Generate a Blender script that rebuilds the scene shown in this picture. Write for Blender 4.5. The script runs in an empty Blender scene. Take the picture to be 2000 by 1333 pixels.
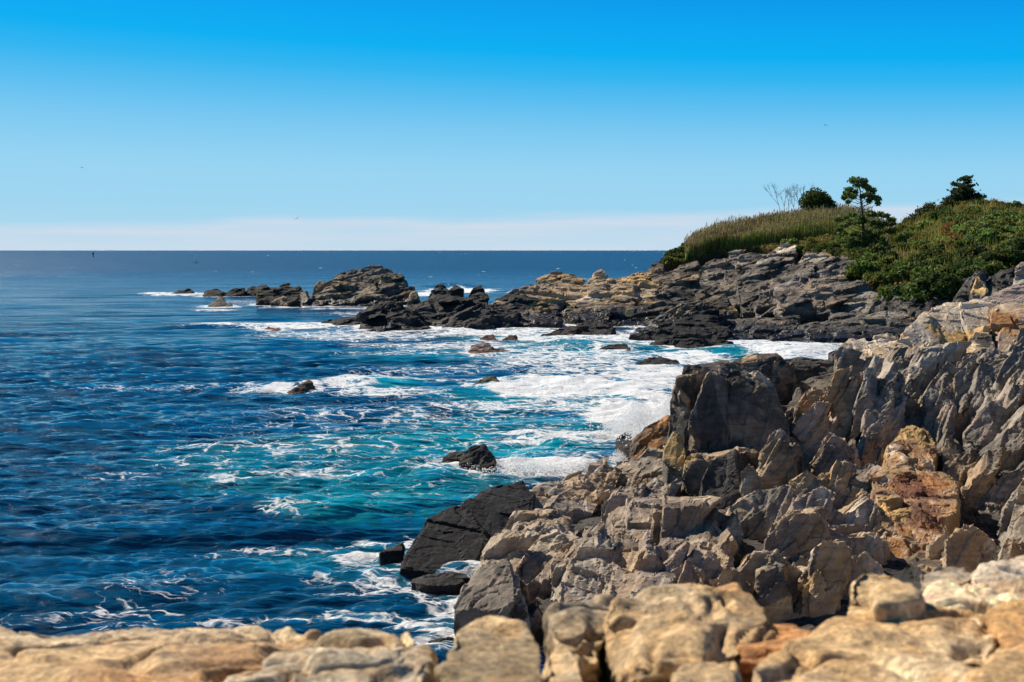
import bpy, bmesh, math, random
import numpy as np
from mathutils import Vector

# ------------------------------------------------------------------ camera, sky, sun
S = bpy.context.scene
COL = S.collection
H = 8.0                                   # eye height above the sea
FPX = 2778.0                              # focal length for a 2000 px wide picture (50 mm on 36 mm)
PITCH = math.atan((666.5 - 488.5) / FPX)
cd = bpy.data.cameras.new('camera'); cam = bpy.data.objects.new('camera', cd); COL.objects.link(cam)
cam.location = (0, 0, H); cam.rotation_euler = (math.pi / 2 - PITCH, 0, 0)
cd.sensor_width = 36; cd.lens = 50; cd.clip_start = 0.1; cd.clip_end = 120000
cd.dof.use_dof = True; cd.dof.focus_distance = 60; cd.dof.aperture_fstop = 3.2
S.camera = cam

SUN_AZ = math.radians(50)                 # to the left of the viewing direction
SUN_EL = math.radians(39)
sdir = Vector((-math.sin(SUN_AZ) * math.cos(SUN_EL), math.cos(SUN_AZ) * math.cos(SUN_EL), math.sin(SUN_EL)))
sl = bpy.data.lights.new('sun', 'SUN'); sl.energy = 5.0; sl.angle = math.radians(0.5); sl.color = (1.0, 0.90, 0.76)
so = bpy.data.objects.new('sun', sl); COL.objects.link(so); so.rotation_euler = sdir.to_track_quat('Z', 'Y').to_euler()

wd = bpy.data.worlds.new('World'); S.world = wd; wd.use_nodes = True
nt = wd.node_tree; nt.nodes.clear()
def N(t, ty, **kw):
    n = t.nodes.new(ty)
    for k, v in kw.items():
        setattr(n, k, v)
    return n
def ramp(t, stops, fac=None):
    r = N(t, 'ShaderNodeValToRGB'); e = r.color_ramp.elements
    while len(e) < len(stops): e.new(0.5)
    for i, (p, c) in enumerate(stops):
        e[i].position = p; e[i].color = (*c, 1) if len(c) == 3 else c
    if fac is not None: t.links.new(fac, r.inputs[0])
    return r
def math_(t, op, a, b=None, c=None, clamp=False):
    m = N(t, 'ShaderNodeMath', operation=op); m.use_clamp = clamp
    for i, v in enumerate((a, b, c)):
        if v is None: continue
        if isinstance(v, (int, float)): m.inputs[i].default_value = v
        else: t.links.new(v, m.inputs[i])
    return m.outputs[0]
def mixc(t, f, a, b, bt='MIX'):
    m = N(t, 'ShaderNodeMix', data_type='RGBA', blend_type=bt)
    for s, v in ((m.inputs['Factor'], f), (m.inputs[6], a), (m.inputs[7], b)):
        if isinstance(v, (int, float)): s.default_value = v
        elif isinstance(v, tuple): s.default_value = (*v, 1)
        else: t.links.new(v, s)
    return m.outputs[2]
def srgb(r, g, b):
    return tuple(((c / 255) / 12.92 if c <= 10 else (((c / 255) + .055) / 1.055) ** 2.4) for c in (r, g, b))
sky = N(nt, 'ShaderNodeTexSky', sky_type='NISHITA'); sky.sun_disc = False
sky.sun_elevation = SUN_EL; sky.sun_rotation = -SUN_AZ; sky.ozone_density = 4; sky.dust_density = 0.2
tc = N(nt, 'ShaderNodeTexCoord'); sx = N(nt, 'ShaderNodeSeparateXYZ'); nt.links.new(tc.outputs['Generated'], sx.inputs[0])
z = sx.outputs[2]
elev = math_(nt, 'MULTIPLY', math_(nt, 'MULTIPLY', z, 4.0), math_(nt, 'MULTIPLY_ADD', sx.outputs[0], .3, 1.0), clamp=True)      # 0 at the horizon, 1 at about 14 degrees
K = 1 / 4 * 4
def el(y): return math.sin(math.atan((488 - y) / FPX)) * 4.0
stops = [(0.0, srgb(182, 220, 238)), (el(440), srgb(168, 215, 239)), (el(405), srgb(160, 213, 240)), (el(330), srgb(150, 211, 242)),
         (el(260), srgb(124, 201, 242)), (el(200), srgb(90, 190, 241)), (el(150), srgb(48, 181, 241)), (el(105), srgb(0, 175, 243)), (el(50), srgb(0, 166, 242)), (el(0), srgb(0, 156, 236)), (1.0, srgb(0, 118, 205))]
rp = ramp(nt, stops, elev)
# upper sky: deeper blue
up = N(nt, 'ShaderNodeMapRange'); nt.links.new(z, up.inputs[0]); up.inputs[1].default_value = .30; up.inputs[2].default_value = .72
c1 = mixc(nt, up.outputs[0], rp.outputs[0], (0.022, 0.048, 0.10))
# thin cloud bank low over the horizon
mp = N(nt, 'ShaderNodeMapping'); mp.inputs['Scale'].default_value = (7, 7, 30); nt.links.new(tc.outputs['Generated'], mp.inputs[0])
ns = N(nt, 'ShaderNodeTexNoise'); ns.inputs['Scale'].default_value = 1.0; ns.inputs['Detail'].default_value = 5; nt.links.new(mp.outputs[0], ns.inputs[0])
top = math_(nt, 'MULTIPLY_ADD', sx.outputs[0], 0.026, 0.0155)        # the bank rises to the right
top = math_(nt, 'MULTIPLY_ADD', ns.outputs[0], 0.022, top)
d_ = math_(nt, 'SUBTRACT', top, z)
m1 = math_(nt, 'MULTIPLY', d_, 140.0, clamp=True)
mp2 = N(nt, 'ShaderNodeMapping'); mp2.inputs['Scale'].default_value = (6, 6, 120); nt.links.new(tc.outputs['Generated'], mp2.inputs[0]); ns2 = N(nt, 'ShaderNodeTexNoise'); ns2.inputs['Scale'].default_value = 1.3; ns2.inputs['Detail'].default_value = 6; nt.links.new(mp2.outputs[0], ns2.inputs[0])
m1 = math_(nt, 'MULTIPLY', m1, math_(nt, 'MULTIPLY_ADD', ns2.outputs[0], 1.5, -.05, clamp=True))
c2 = mixc(nt, m1, c1, srgb(206, 220, 236))
sk10 = mixc(nt, 1.0, sky.outputs[0], (0.10, 0.10, 0.10), 'MULTIPLY')
cfin = mixc(nt, 0.985, sk10, c2)
cb = mixc(nt, 1.0, cfin, (10, 10, 10), 'MULTIPLY')
bg = N(nt, 'ShaderNodeBackground'); nt.links.new(cb, bg.inputs[0]); bg.inputs[1].default_value = 0.0768
wo = N(nt, 'ShaderNodeOutputWorld'); nt.links.new(bg.outputs[0], wo.inputs[0])
S.view_settings.view_transform = 'Standard'; S.view_settings.look = 'None'; S.view_settings.exposure = 0.38; S.view_settings.gamma = 1
S.cycles.max_bounces = 5; S.cycles.diffuse_bounces = 1; S.cycles.glossy_bounces = 2; S.cycles.transparent_max_bounces = 4
S.cycles.sample_clamp_indirect = 3; S.cycles.sample_clamp_direct = 12

# ------------------------------------------------------------------ authoring helpers: surveyed points
cp, sp = math.cos(PITCH), math.sin(PITCH)
def W(px, py, d):
    u = (px - 1000) / FPX * d; v = (666.5 - py) / FPX * d
    return np.array((u, d * cp + v * sp, H - d * sp + v * cp))
def WP(px, py, z=0.0):
    a = W(px, py, 1.0) - np.array((0, 0, H)); t = (z - H) / a[2]
    return np.array((0, 0, H)) + a * t
rng = np.random.default_rng(7)

# ------------------------------------------------------------------ numpy noise
def h3(i, j, k, s=0):
    x = i.astype(np.uint32) * np.uint32(374761393) + j.astype(np.uint32) * np.uint32(668265263) + k.astype(np.uint32) * np.uint32(1274126177) + np.uint32((s * 974634777) & 0xffffffff)
    x = (x ^ (x >> np.uint32(13))) * np.uint32(1274126177)
    x = (x ^ (x >> np.uint32(16))) * np.uint32(2246822519)
    x = x ^ (x >> np.uint32(15))
    return (x & np.uint32(0xffffff)).astype(np.float32) * np.float32(1 / 16777215.0)
def vnoise(p, s=0):
    f = np.floor(p).astype(np.int32); t = (p - f).astype(np.float32); t = t * t * (3 - 2 * t)
    x, y, z_ = f[:, 0], f[:, 1], f[:, 2]; r = 0
    for a in (0, 1):
        wa = t[:, 0] if a else 1 - t[:, 0]
        for b in (0, 1):
            wb = wa * (t[:, 1] if b else 1 - t[:, 1])
            r = r + wb * (h3(x + a, y + b, z_, s) * (1 - t[:, 2]) + h3(x + a, y + b, z_ + 1, s) * t[:, 2])
    return r
def fbm(p, oct=4, s=0, gain=.5):
    r = 0; a = 1; n = 0
    for o in range(oct):
        r = r + a * vnoise(p * (2.03 ** o) + 17.3 * o, s + o); n += a; a *= gain
    return r / n * 2 - 1
def voro(q, s=0):
    """F1, F2, cell code"""
    n = len(q); f1 = np.full(n, 9., np.float32); f2 = np.full(n, 9., np.float32); code = np.zeros(n, np.int64)
    b = np.floor(q).astype(np.int32); fr = (q - b).astype(np.float32)
    for i in (-1, 0, 1):
        for j in (-1, 0, 1):
            for k in (-1, 0, 1):
                ci, cj, ck = b[:, 0] + i, b[:, 1] + j, b[:, 2] + k
                vx = h3(ci, cj, ck, s) + (i - fr[:, 0]); vy = h3(ci, cj, ck, s + 1) + (j - fr[:, 1]); vz = h3(ci, cj, ck, s + 2) + (k - fr[:, 2])
                d = vx * vx + vy * vy + vz * vz; c = d < f1
                f2 = np.where(c, f1, np.minimum(f2, d)); f1 = np.where(c, d, f1)
                code = np.where(c, ((ci + 5000).astype(np.int64) * 10007 + (cj + 5000)) * 10009 + (ck + 5000), code)
    return np.sqrt(f1), np.sqrt(f2), code

# ------------------------------------------------------------------ mesh helpers
def mesh_np(name, co, faces, smooth=False):
    """faces: (n,3) or (n,4) int array"""
    me = bpy.data.meshes.new(name); co = np.asarray(co, np.float32); faces = np.asarray(faces, np.int32)
    k = faces.shape[1]
    me.vertices.add(len(co)); me.vertices.foreach_set('co', co.ravel())
    me.loops.add(faces.size); me.loops.foreach_set('vertex_index', faces.ravel())
    me.polygons.add(len(faces)); me.polygons.foreach_set('loop_start', np.arange(0, faces.size, k, dtype=np.int32))
    try: me.polygons.foreach_set('loop_total', np.full(len(faces), k, np.int32))
    except Exception: pass
    me.update(calc_edges=True); me.validate()
    me.polygons.foreach_set('use_smooth', np.full(len(me.polygons), smooth))
    return me
def link(name, me, mat=None, parent=None):
    o = bpy.data.objects.new(name, me); COL.objects.link(o)
    if mat is not None: me.materials.append(mat)
    if parent is not None: o.parent = parent
    return o
def tag(o, label, cat=None, group=None, kind=None):
    if label: o['label'] = label
    if cat: o['category'] = cat
    if group: o['group'] = group
    if kind: o['kind'] = kind
    return o
def verts(me):
    a = np.empty(len(me.vertices) * 3, np.float32); me.vertices.foreach_get('co', a); return a.reshape(-1, 3)
def norms(me):
    a = np.empty(len(me.vertices) * 3, np.float32); me.vertex_normals.foreach_get('vector', a); return a.reshape(-1, 3)
def set_col(me, name, rgba):
    at = me.attributes.new(name, 'FLOAT_COLOR', 'POINT'); at.data.foreach_set('color', np.asarray(rgba, np.float32).ravel())
def set_f(me, name, v):
    at = me.attributes.new(name, 'FLOAT', 'POINT'); at.data.foreach_set('value', np.asarray(v, np.float32))

def parse(s):
    return [tuple(float(v) for v in p.split(',')) for p in s.split()]
STEEP = 1.0; NEARER = 0
def hull_into(bm, pts, drop, back):
    if NEARER: pts = [(p[0], p[1], p[2] * (1 - NEARER * min(max((p[1] - 930) / 110, 0), 1) * min(max((p[0] - 900) / 200, .35), 1))) for p in pts]
    dm = sum(p[2] for p in pts) / len(pts)
    P = [W(p[0], p[1], dm + (p[2] - dm) * STEEP) for p in pts]; c = sum(P) / len(P)
    Q = list(P)
    for p in P:
        q = p.copy(); q[2] -= drop; Q.append(q)
        q = c + (p - c) * 0.86; q[1] += back; q[0] += back * q[0] / max(q[1], 1) ; q[2] -= drop * .35; Q.append(q)
    vs = [bm.verts.new(q) for q in Q]
    r = bmesh.ops.convex_hull(bm, input=vs)
    bmesh.ops.delete(bm, geom=list({g for g in r['geom_unused'] + r['geom_interior'] if isinstance(g, bmesh.types.BMVert)}), context='VERTS')
def shatter(bm0, R, size, rs, amp, core=.93):
    """split one convex block along its joint planes into angular pieces that sit slightly in or out of line"""
    out = []; stack = [bm0]; size = np.array(size)
    c0 = np.mean([v.co[:] for v in bm0.verts], axis=0); me0 = bpy.data.meshes.new('c'); bm0.to_mesh(me0)
    while stack:
        b = stack.pop(); P = np.array([v.co[:] for v in b.verts])
        if len(P) < 4 or P[:, 2].max() < -.35: b.free(); continue
        ext = (P @ R.T).max(0) - (P @ R.T).min(0); r = ext / (size * rs.uniform(.7, 1.5, 3)); k = int(np.argmax(r))
        if r[k] < 1.25 or len(out) + len(stack) > 420: out.append(b); continue
        n = R[k] + rs.normal(size=3) * .13; n /= np.linalg.norm(n); lo, hi = (P @ n).min(), (P @ n).max(); t = rs.uniform(.33, .67); o = n * (lo + (hi - lo) * t)
        for sgn in (1, -1):
            b2 = b.copy(); g = bmesh.ops.bisect_plane(b2, geom=b2.verts[:] + b2.edges[:] + b2.faces[:], plane_co=o, plane_no=n * sgn, clear_outer=True)
            r_ = bmesh.ops.convex_hull(b2, input=b2.verts[:]); bad = [g_ for g_ in r_['geom_interior'] + r_['geom_unused'] if isinstance(g_, bmesh.types.BMVert)]
            if bad: bmesh.ops.delete(b2, geom=list(set(bad)), context='VERTS')
            stack.append(b2)
        b.free()
    bm = bmesh.new(); m2 = me0; n_ = len(bm.verts); bm.from_mesh(m2); bpy.data.meshes.remove(m2)
    for v in bm.verts: v.co = Vector(c0) + (v.co - Vector(c0)) * core
    for b in out:
        P = np.array([v.co[:] for v in b.verts]); c = P.mean(0); s = np.linalg.norm(P.max(0) - P.min(0)) * .5
        d = c - c0; d = d / (np.linalg.norm(d) + 1e-6); sh = d * rs.uniform(-.6, 1.0) * amp * min(s, 2.5) + rs.normal(size=3) * amp * .4 * min(s, 2.5)
        ax = rs.normal(size=3); ax /= np.linalg.norm(ax); an = rs.normal() * .06; K_ = np.array(((0, -ax[2], ax[1]), (ax[2], 0, -ax[0]), (-ax[1], ax[0], 0))); M = np.eye(3) + math.sin(an) * K_ + (1 - math.cos(an)) * K_ @ K_
        # knock one or two corners off
        for _ in range(rs.integers(0, 3)):
            n = rs.normal(size=3); n /= np.linalg.norm(n); Q = P @ n; h = Q.max() - (Q.max() - Q.min()) * rs.uniform(.06, .22)
            bmesh.ops.bisect_plane(b, geom=b.verts[:] + b.edges[:] + b.faces[:], plane_co=n * h, plane_no=n, clear_outer=True)
            r_ = bmesh.ops.convex_hull(b, input=b.verts[:]); bad = [g_ for g_ in r_['geom_interior'] + r_['geom_unused'] if isinstance(g_, bmesh.types.BMVert)]
            if bad: bmesh.ops.delete(b, geom=list(set(bad)), context='VERTS')
            P = np.array([v.co[:] for v in b.verts])
            if len(P) < 4: break
        if len(P) < 4: b.free(); continue
        P = c + ((P - c) * rs.uniform(.95, 1.04)) @ M.T + sh
        for v, q in zip(b.verts, P): v.co = q
        me = bpy.data.meshes.new('t'); b.to_mesh(me); b.free(); bm.from_mesh(me); bpy.data.meshes.remove(me)
    return bm
def mass(blocks, voxel, smooth_it=0, smooth_f=.5, frag=None, R=None, seed=0):
    """blocks: (drop, back, 'px,py,d ...') convex pieces fused into one continuous surface"""
    bm = bmesh.new(); rs = np.random.default_rng(1000 + seed); global STEEP
    for blk in blocks:
        drop, back, s = blk[:3]; old = STEEP
        if len(blk) > 3: STEEP = blk[3]
        b2 = bmesh.new(); hull_into(b2, parse(s), drop, back); STEEP = old
        if frag:
            size, amp = frag[:2]; b3 = shatter(b2, R, size, rs, amp); b2 = b3
        bmesh.ops.recalc_face_normals(b2, faces=b2.faces)
        me = bpy.data.meshes.new('t'); b2.to_mesh(me); b2.free(); bm.from_mesh(me); bpy.data.meshes.remove(me)
    me = bpy.data.meshes.new('raw'); bm.to_mesh(me); bm.free()
    o = bpy.data.objects.new('raw', me); COL.objects.link(o)
    m = o.modifiers.new('r', 'REMESH'); m.mode = 'VOXEL'; m.voxel_size = voxel
    if smooth_it:
        s_ = o.modifiers.new('s', 'SMOOTH'); s_.iterations = smooth_it; s_.factor = smooth_f
    dg = bpy.context.evaluated_depsgraph_get(); ev = o.evaluated_get(dg)
    out = bpy.data.meshes.new_from_object(ev); bpy.data.objects.remove(o); bpy.data.meshes.remove(me)
    out.materials.clear()
    return out

# rock fabric: long axis L, thin axis T (perpendicular to the foliation)
def basis(deg, yaw=0):
    a = math.radians(deg); L = np.array((math.cos(a), 0, math.sin(a))); T = np.array((-math.sin(a), 0, math.cos(a))); M = np.array((0, 1, 0))
    R = np.stack((L, M, T)); y = math.radians(yaw); Z = np.array(((math.cos(y), -math.sin(y), 0), (math.sin(y), math.cos(y), 0), (0, 0, 1)))
    return (R @ Z).astype(np.float32)
def fracture(me, R, size, saw=None, fine=.02, finef=6., warp=.3, m_cap=.7):
    """bedding steps and grain on the jointed surface, and the joint blocks it belongs to (for the colours)"""
    p = verts(me).copy(); n = norms(me).copy(); p0 = p.copy(); size = np.array(size, np.float32)
    w = np.stack([fbm(p * .8 + 31 * i, 2, 40 + i) for i in range(3)], 1) * warp
    q = (p + w) @ R.T; ids = []
    for si, k in enumerate((1.0, .4)):
        f1, f2, code = voro(q / (size * k * 1.1), 11 * si + 3); u0 = (code % 2147483647).astype(np.int64); ids.append(h3(u0, u0 * 0, u0 * 0, 6))
    m = min(float(size.min()), m_cap)
    for si, (ks, tl, am) in enumerate(((.62, .34, .04), (.30, .36, .010))):      # small joint faces
        f1, f2, code = voro(q / (size * ks), 50 + si); nd = n @ R.T; k = np.abs(nd).argmax(1); k = k * 2 + (np.take_along_axis(nd, k[:, None], 1)[:, 0] > 0)
        uq, inv = np.unique(code * 6 + k, return_inverse=True); inv = inv.ravel(); cnt = np.bincount(inv).astype(np.float32)
        cpos = np.stack([np.bincount(inv, p[:, a]) / cnt for a in range(3)], 1).astype(np.float32); cn = np.stack([np.bincount(inv, n[:, a]) / cnt for a in range(3)], 1).astype(np.float32)
        u0 = (uq % 2147483647).astype(np.int64); rr = np.stack([h3(u0, u0 * 0 + a, u0 * 0, 5 + si) for a in range(4)], 1)
        nf = cn / np.maximum(np.linalg.norm(cn, axis=1, keepdims=True), .2) + (rr[:, :3] - .5) * tl; nf /= np.linalg.norm(nf, axis=1, keepdims=True)
        lim = am * m * 1.9; mv = np.clip(-((p - cpos[inv]) * nf[inv]).sum(1) * .95 + ((rr[:, 3] - .5) * am * m)[inv], -lim, lim)
        p = p + nf[inv] * mv[:, None]; me.vertices.foreach_set('co', p.astype(np.float32).ravel()); me.update(); n = norms(me).copy()
    disp = fine * fbm(p * finef, 4, 90, .6) + .02 * m * fbm(p * (2.5 / m), 3, 91, .6)
    if saw:
        lam, amp = saw
        t = q[:, 2] / lam + .35 * fbm(p * .7, 2, 77); fr = t - np.floor(t)
        disp += amp * (fr - .5) * vnoise(p * (.9 / m), 5) * np.where(fr > .9, (1 - fr) / .1, 1)
    p = p + n * disp[:, None].astype(np.float32)
    me.vertices.foreach_set('co', p.astype(np.float32).ravel()); me.update()
    return p, p0, ids[0], ids[1], q
def lerp(a, b, t): return a + (b - a) * t[:, None]
def sstep(a, b, x):
    t = np.clip((x - a) / (b - a), 0, 1); return t * t * (3 - 2 * t)
PAL = {k: np.array(v, np.float32) for k, v in dict(
    black=(.008, .008, .009), dark=(.024, .023, .022), slate=(.068, .062, .055), grey=(.18, .16, .132), pale=(.44, .39, .32),
    tan=(.46, .33, .20), cream=(.72, .60, .45), gold=(.56, .36, .14), orange=(.42, .19, .06), rust=(.17, .06, .03), olive=(.12, .10, .045), pink=(.40, .31, .25)).items()}
def paint(me, p, c1, c2, q, mix, spots=(), wet=(.4, 1.0), wetcol='black', seed=0, streak=None):
    """mix: list of (colour, weight bias); regions follow joint blocks and soft noise, spots: surveyed patches"""
    n = len(p); sc = []
    for i, (k, b) in enumerate(mix):
        v = fbm(p * .45 + 9.1 * i, 3, seed + 5 * i) * .9 + ((c1 * (13.7 + i * 7.3)) % 1 - .5) * .8 + ((c2 * (23.1 + i * 9.7)) % 1 - .5) * .5 + fbm(p * 3.1 + 5 * i, 3, seed + 50 + i) * .35 + b
        sc.append(v)
    sc = np.stack(sc, 1) * 5.0; sc -= sc.max(1, keepdims=True); w = np.exp(sc); w /= w.sum(1, keepdims=True)
    col = w @ np.stack([PAL[k] for k, _ in mix])
    for (px, py, d, r, k, st) in spots:
        c = W(px, py, d); rr = r * d / FPX
        dd = np.sqrt((((p - c) / np.array((1, 1.8, 1))) ** 2).sum(1)) / rr + .35 * fbm(p * 1.6 / max(rr, .3), 3, seed + 71) + .25 * ((c2 * 31) % 1 - .5)
        col = lerp(col, PAL[k][None, :] * (.8 + .4 * c2[:, None]), (1 - sstep(.75, 1.05, dd)) * st)
    if streak:
        v = fbm(q * np.array((.5, 1.2, 9)), 3, seed + 33); col *= (1 + streak * v)[:, None]
    zz = p[:, 2] + .45 * fbm(p * .9, 3, 61); wt = 1 - sstep(wet[0], wet[1], zz)
    col = lerp(col, PAL[wetcol][None, :] * (.8 + .6 * c2[:, None]), wt * .93)
    set_col(me, 'col', np.concatenate((np.clip(col, 0.003, .8), np.ones((n, 1), np.float32)), 1)); set_f(me, 'wet', wt)

# ------------------------------------------------------------------ materials
def rock_mat(name, sc=1.0, bump=.03, grain=60, rough=.85, strat=57, speck=False):
    m = bpy.data.materials.new(name); m.use_nodes = True; t = m.node_tree; b = t.nodes['Principled BSDF']
    a = N(t, 'ShaderNodeAttribute', attribute_name='col'); wv = N(t, 'ShaderNodeAttribute', attribute_name='wet')
    g = N(t, 'ShaderNodeNewGeometry'); pos = g.outputs['Position']
    n1 = N(t, 'ShaderNodeTexNoise'); n1.inputs['Scale'].default_value = 3 * sc; n1.inputs['Detail'].default_value = 9; n1.inputs['Roughness'].default_value = .68; t.links.new(pos, n1.inputs[0])
    n2 = N(t, 'ShaderNodeTexNoise'); n2.inputs['Scale'].default_value = grain * sc; n2.inputs['Detail'].default_value = 3; t.links.new(pos, n2.inputs[0])
    v = math_(t, 'MULTIPLY_ADD', n1.outputs[0], 1.7, .15); v2 = math_(t, 'MULTIPLY_ADD', n2.outputs[0], 2.0 if speck else .9, .08 if speck else .55)
    vv = math_(t, 'MULTIPLY', v, v2)
    cc = N(t, 'ShaderNodeCombineColor'); [t.links.new(vv, cc.inputs[i]) for i in range(3)]
    col = mixc(t, 1.0, a.outputs[0], cc.outputs[0], 'MULTIPLY')
    vo = N(t, 'ShaderNodeTexVoronoi', feature='DISTANCE_TO_EDGE'); vo.inputs['Scale'].default_value = 1.9 * sc
    mp = N(t, 'ShaderNodeMapping'); mp.inputs['Rotation'].default_value = (.3, math.radians(-50), .2); mp.inputs['Scale'].default_value = (.6, 1, 2.4)
    wn = N(t, 'ShaderNodeVectorMath', operation='MULTIPLY_ADD'); t.links.new(n1.outputs['Color'], wn.inputs[0]); wn.inputs[1].default_value = (.5 / sc,) * 3; t.links.new(pos, wn.inputs[2])
    t.links.new(wn.outputs[0], mp.inputs[0]); t.links.new(mp.outputs[0], vo.inputs[0])
    ck = math_(t, 'MULTIPLY', vo.outputs['Distance'], 14.0, clamp=True)
    sm = N(t, 'ShaderNodeMapping'); sm.inputs['Rotation'].default_value = (0, math.radians(strat), 0); sm.inputs['Scale'].default_value = (.7 * sc, 1.2 * sc, 9 * sc); t.links.new(pos, sm.inputs[0])
    sn = N(t, 'ShaderNodeTexNoise'); sn.inputs['Scale'].default_value = 1.0; sn.inputs['Detail'].default_value = 6; sn.inputs['Roughness'].default_value = .6; sn.inputs['Distortion'].default_value = .4; t.links.new(sm.outputs[0], sn.inputs[0]); st = sn.outputs[0]
    col = mixc(t, math_(t, 'MULTIPLY_ADD', st, 2.2, -.75, clamp=True), mixc(t, 1.0, col, (.72, .70, .68), 'MULTIPLY'), mixc(t, 1.0, col, (1.22, 1.2, 1.16), 'MULTIPLY')) if not speck else col
    hgt = math_(t, 'MULTIPLY_ADD', n1.outputs[0], 1.0, math_(t, 'MULTIPLY', n2.outputs[0], .35 if speck else .12))
    if not speck: hgt = math_(t, 'MULTIPLY_ADD', ck, .10, math_(t, 'MULTIPLY_ADD', st, .55, hgt))
    bp = N(t, 'ShaderNodeBump'); bp.inputs['Strength'].default_value = 1.0; bp.inputs['Distance'].default_value = bump; t.links.new(hgt, bp.inputs['Height'])
    t.links.new(bp.outputs[0], b.inputs['Normal']); t.links.new(col, b.inputs['Base Color'])
    r = math_(t, 'MULTIPLY_ADD', wv.outputs['Fac'], .38 - rough, rough); t.links.new(r, b.inputs['Roughness'])
    b.inputs['Specular IOR Level'].default_value = .35
    return m
M_near = rock_mat('cliff_rock', 1.0, .045)
M_far = rock_mat('headland_rock', .45, .12, 12, strat=14)
M_bould = rock_mat('granite_boulder', 4.0, .03, 9, .8, speck=True)
def simple(name, c, rough=.7, var=.25, sc=4, trans=0, obj_var=0, hue=None):
    m = bpy.data.materials.new(name); m.use_nodes = True; t = m.node_tree; b = t.nodes['Principled BSDF']
    g = N(t, 'ShaderNodeNewGeometry'); n = N(t, 'ShaderNodeTexNoise'); n.inputs['Scale'].default_value = sc; n.inputs['Detail'].default_value = 4
    t.links.new(g.outputs['Position'], n.inputs[0]); f = math_(t, 'MULTIPLY_ADD', n.outputs[0], 2 * var, 1 - var)
    if obj_var:
        ri = N(t, 'ShaderNodeNewGeometry'); f = math_(t, 'MULTIPLY', f, math_(t, 'MULTIPLY_ADD', ri.outputs['Random Per Island'], obj_var * 2, 1 - obj_var))
    cc = N(t, 'ShaderNodeCombineColor'); [t.links.new(f, cc.inputs[i]) for i in range(3)]
    base = c
    if hue:
        n3 = N(t, 'ShaderNodeTexNoise'); n3.inputs['Scale'].default_value = .35; t.links.new(g.outputs['Position'], n3.inputs[0])
        k = math_(t, 'MULTIPLY_ADD', n3.outputs[0], 4.0, -1.6, clamp=True); base = mixc(t, k, c, hue)
    col = mixc(t, 1.0, base, cc.outputs[0], 'MULTIPLY'); t.links.new(col, b.inputs['Base Color']); b.inputs['Roughness'].default_value = rough
    b.inputs['Specular IOR Level'].default_value = .3
    if trans:
        tr = N(t, 'ShaderNodeBsdfTranslucent'); t.links.new(col, tr.inputs[0]); mx = N(t, 'ShaderNodeMixShader'); mx.inputs[0].default_value = trans
        t.links.new(b.outputs[0], mx.inputs[1]); t.links.new(tr.outputs[0], mx.inputs[2]); t.links.new(mx.outputs[0], t.nodes['Material Output'].inputs[0])
    return m

rock_rims = []          # world points of rock close to the water line, for foam
def add_rock(name, label, cat, blocks, voxel, R, scales, saw, mix, spots=(), wet=(.4, 1.0), mat=None, group=None, fine=.02, finef=6., seed=0,
             wetcol='black', smooth=False, streak=None, smooth_it=0, warp=.35, kind=None, m_cap=.7):
    size, amp = scales; me = mass(blocks, voxel, smooth_it, frag=(size, amp), R=R, seed=seed); me.name = name
    p, p0, c1, c2, q = fracture(me, R, size, saw, fine, finef, warp=warp, m_cap=m_cap)
    paint(me, p, c1, c2, q, mix, spots, wet, wetcol, seed, streak)
    me.polygons.foreach_set('use_smooth', np.full(len(me.polygons), smooth))
    o = link(name, me, mat or M_near); tag(o, label, cat, group, kind)
    s = p[np.abs(p[:, 2]) < .35]; rock_rims.append(s[::3])
    print(name, len(p))
    return o

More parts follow.
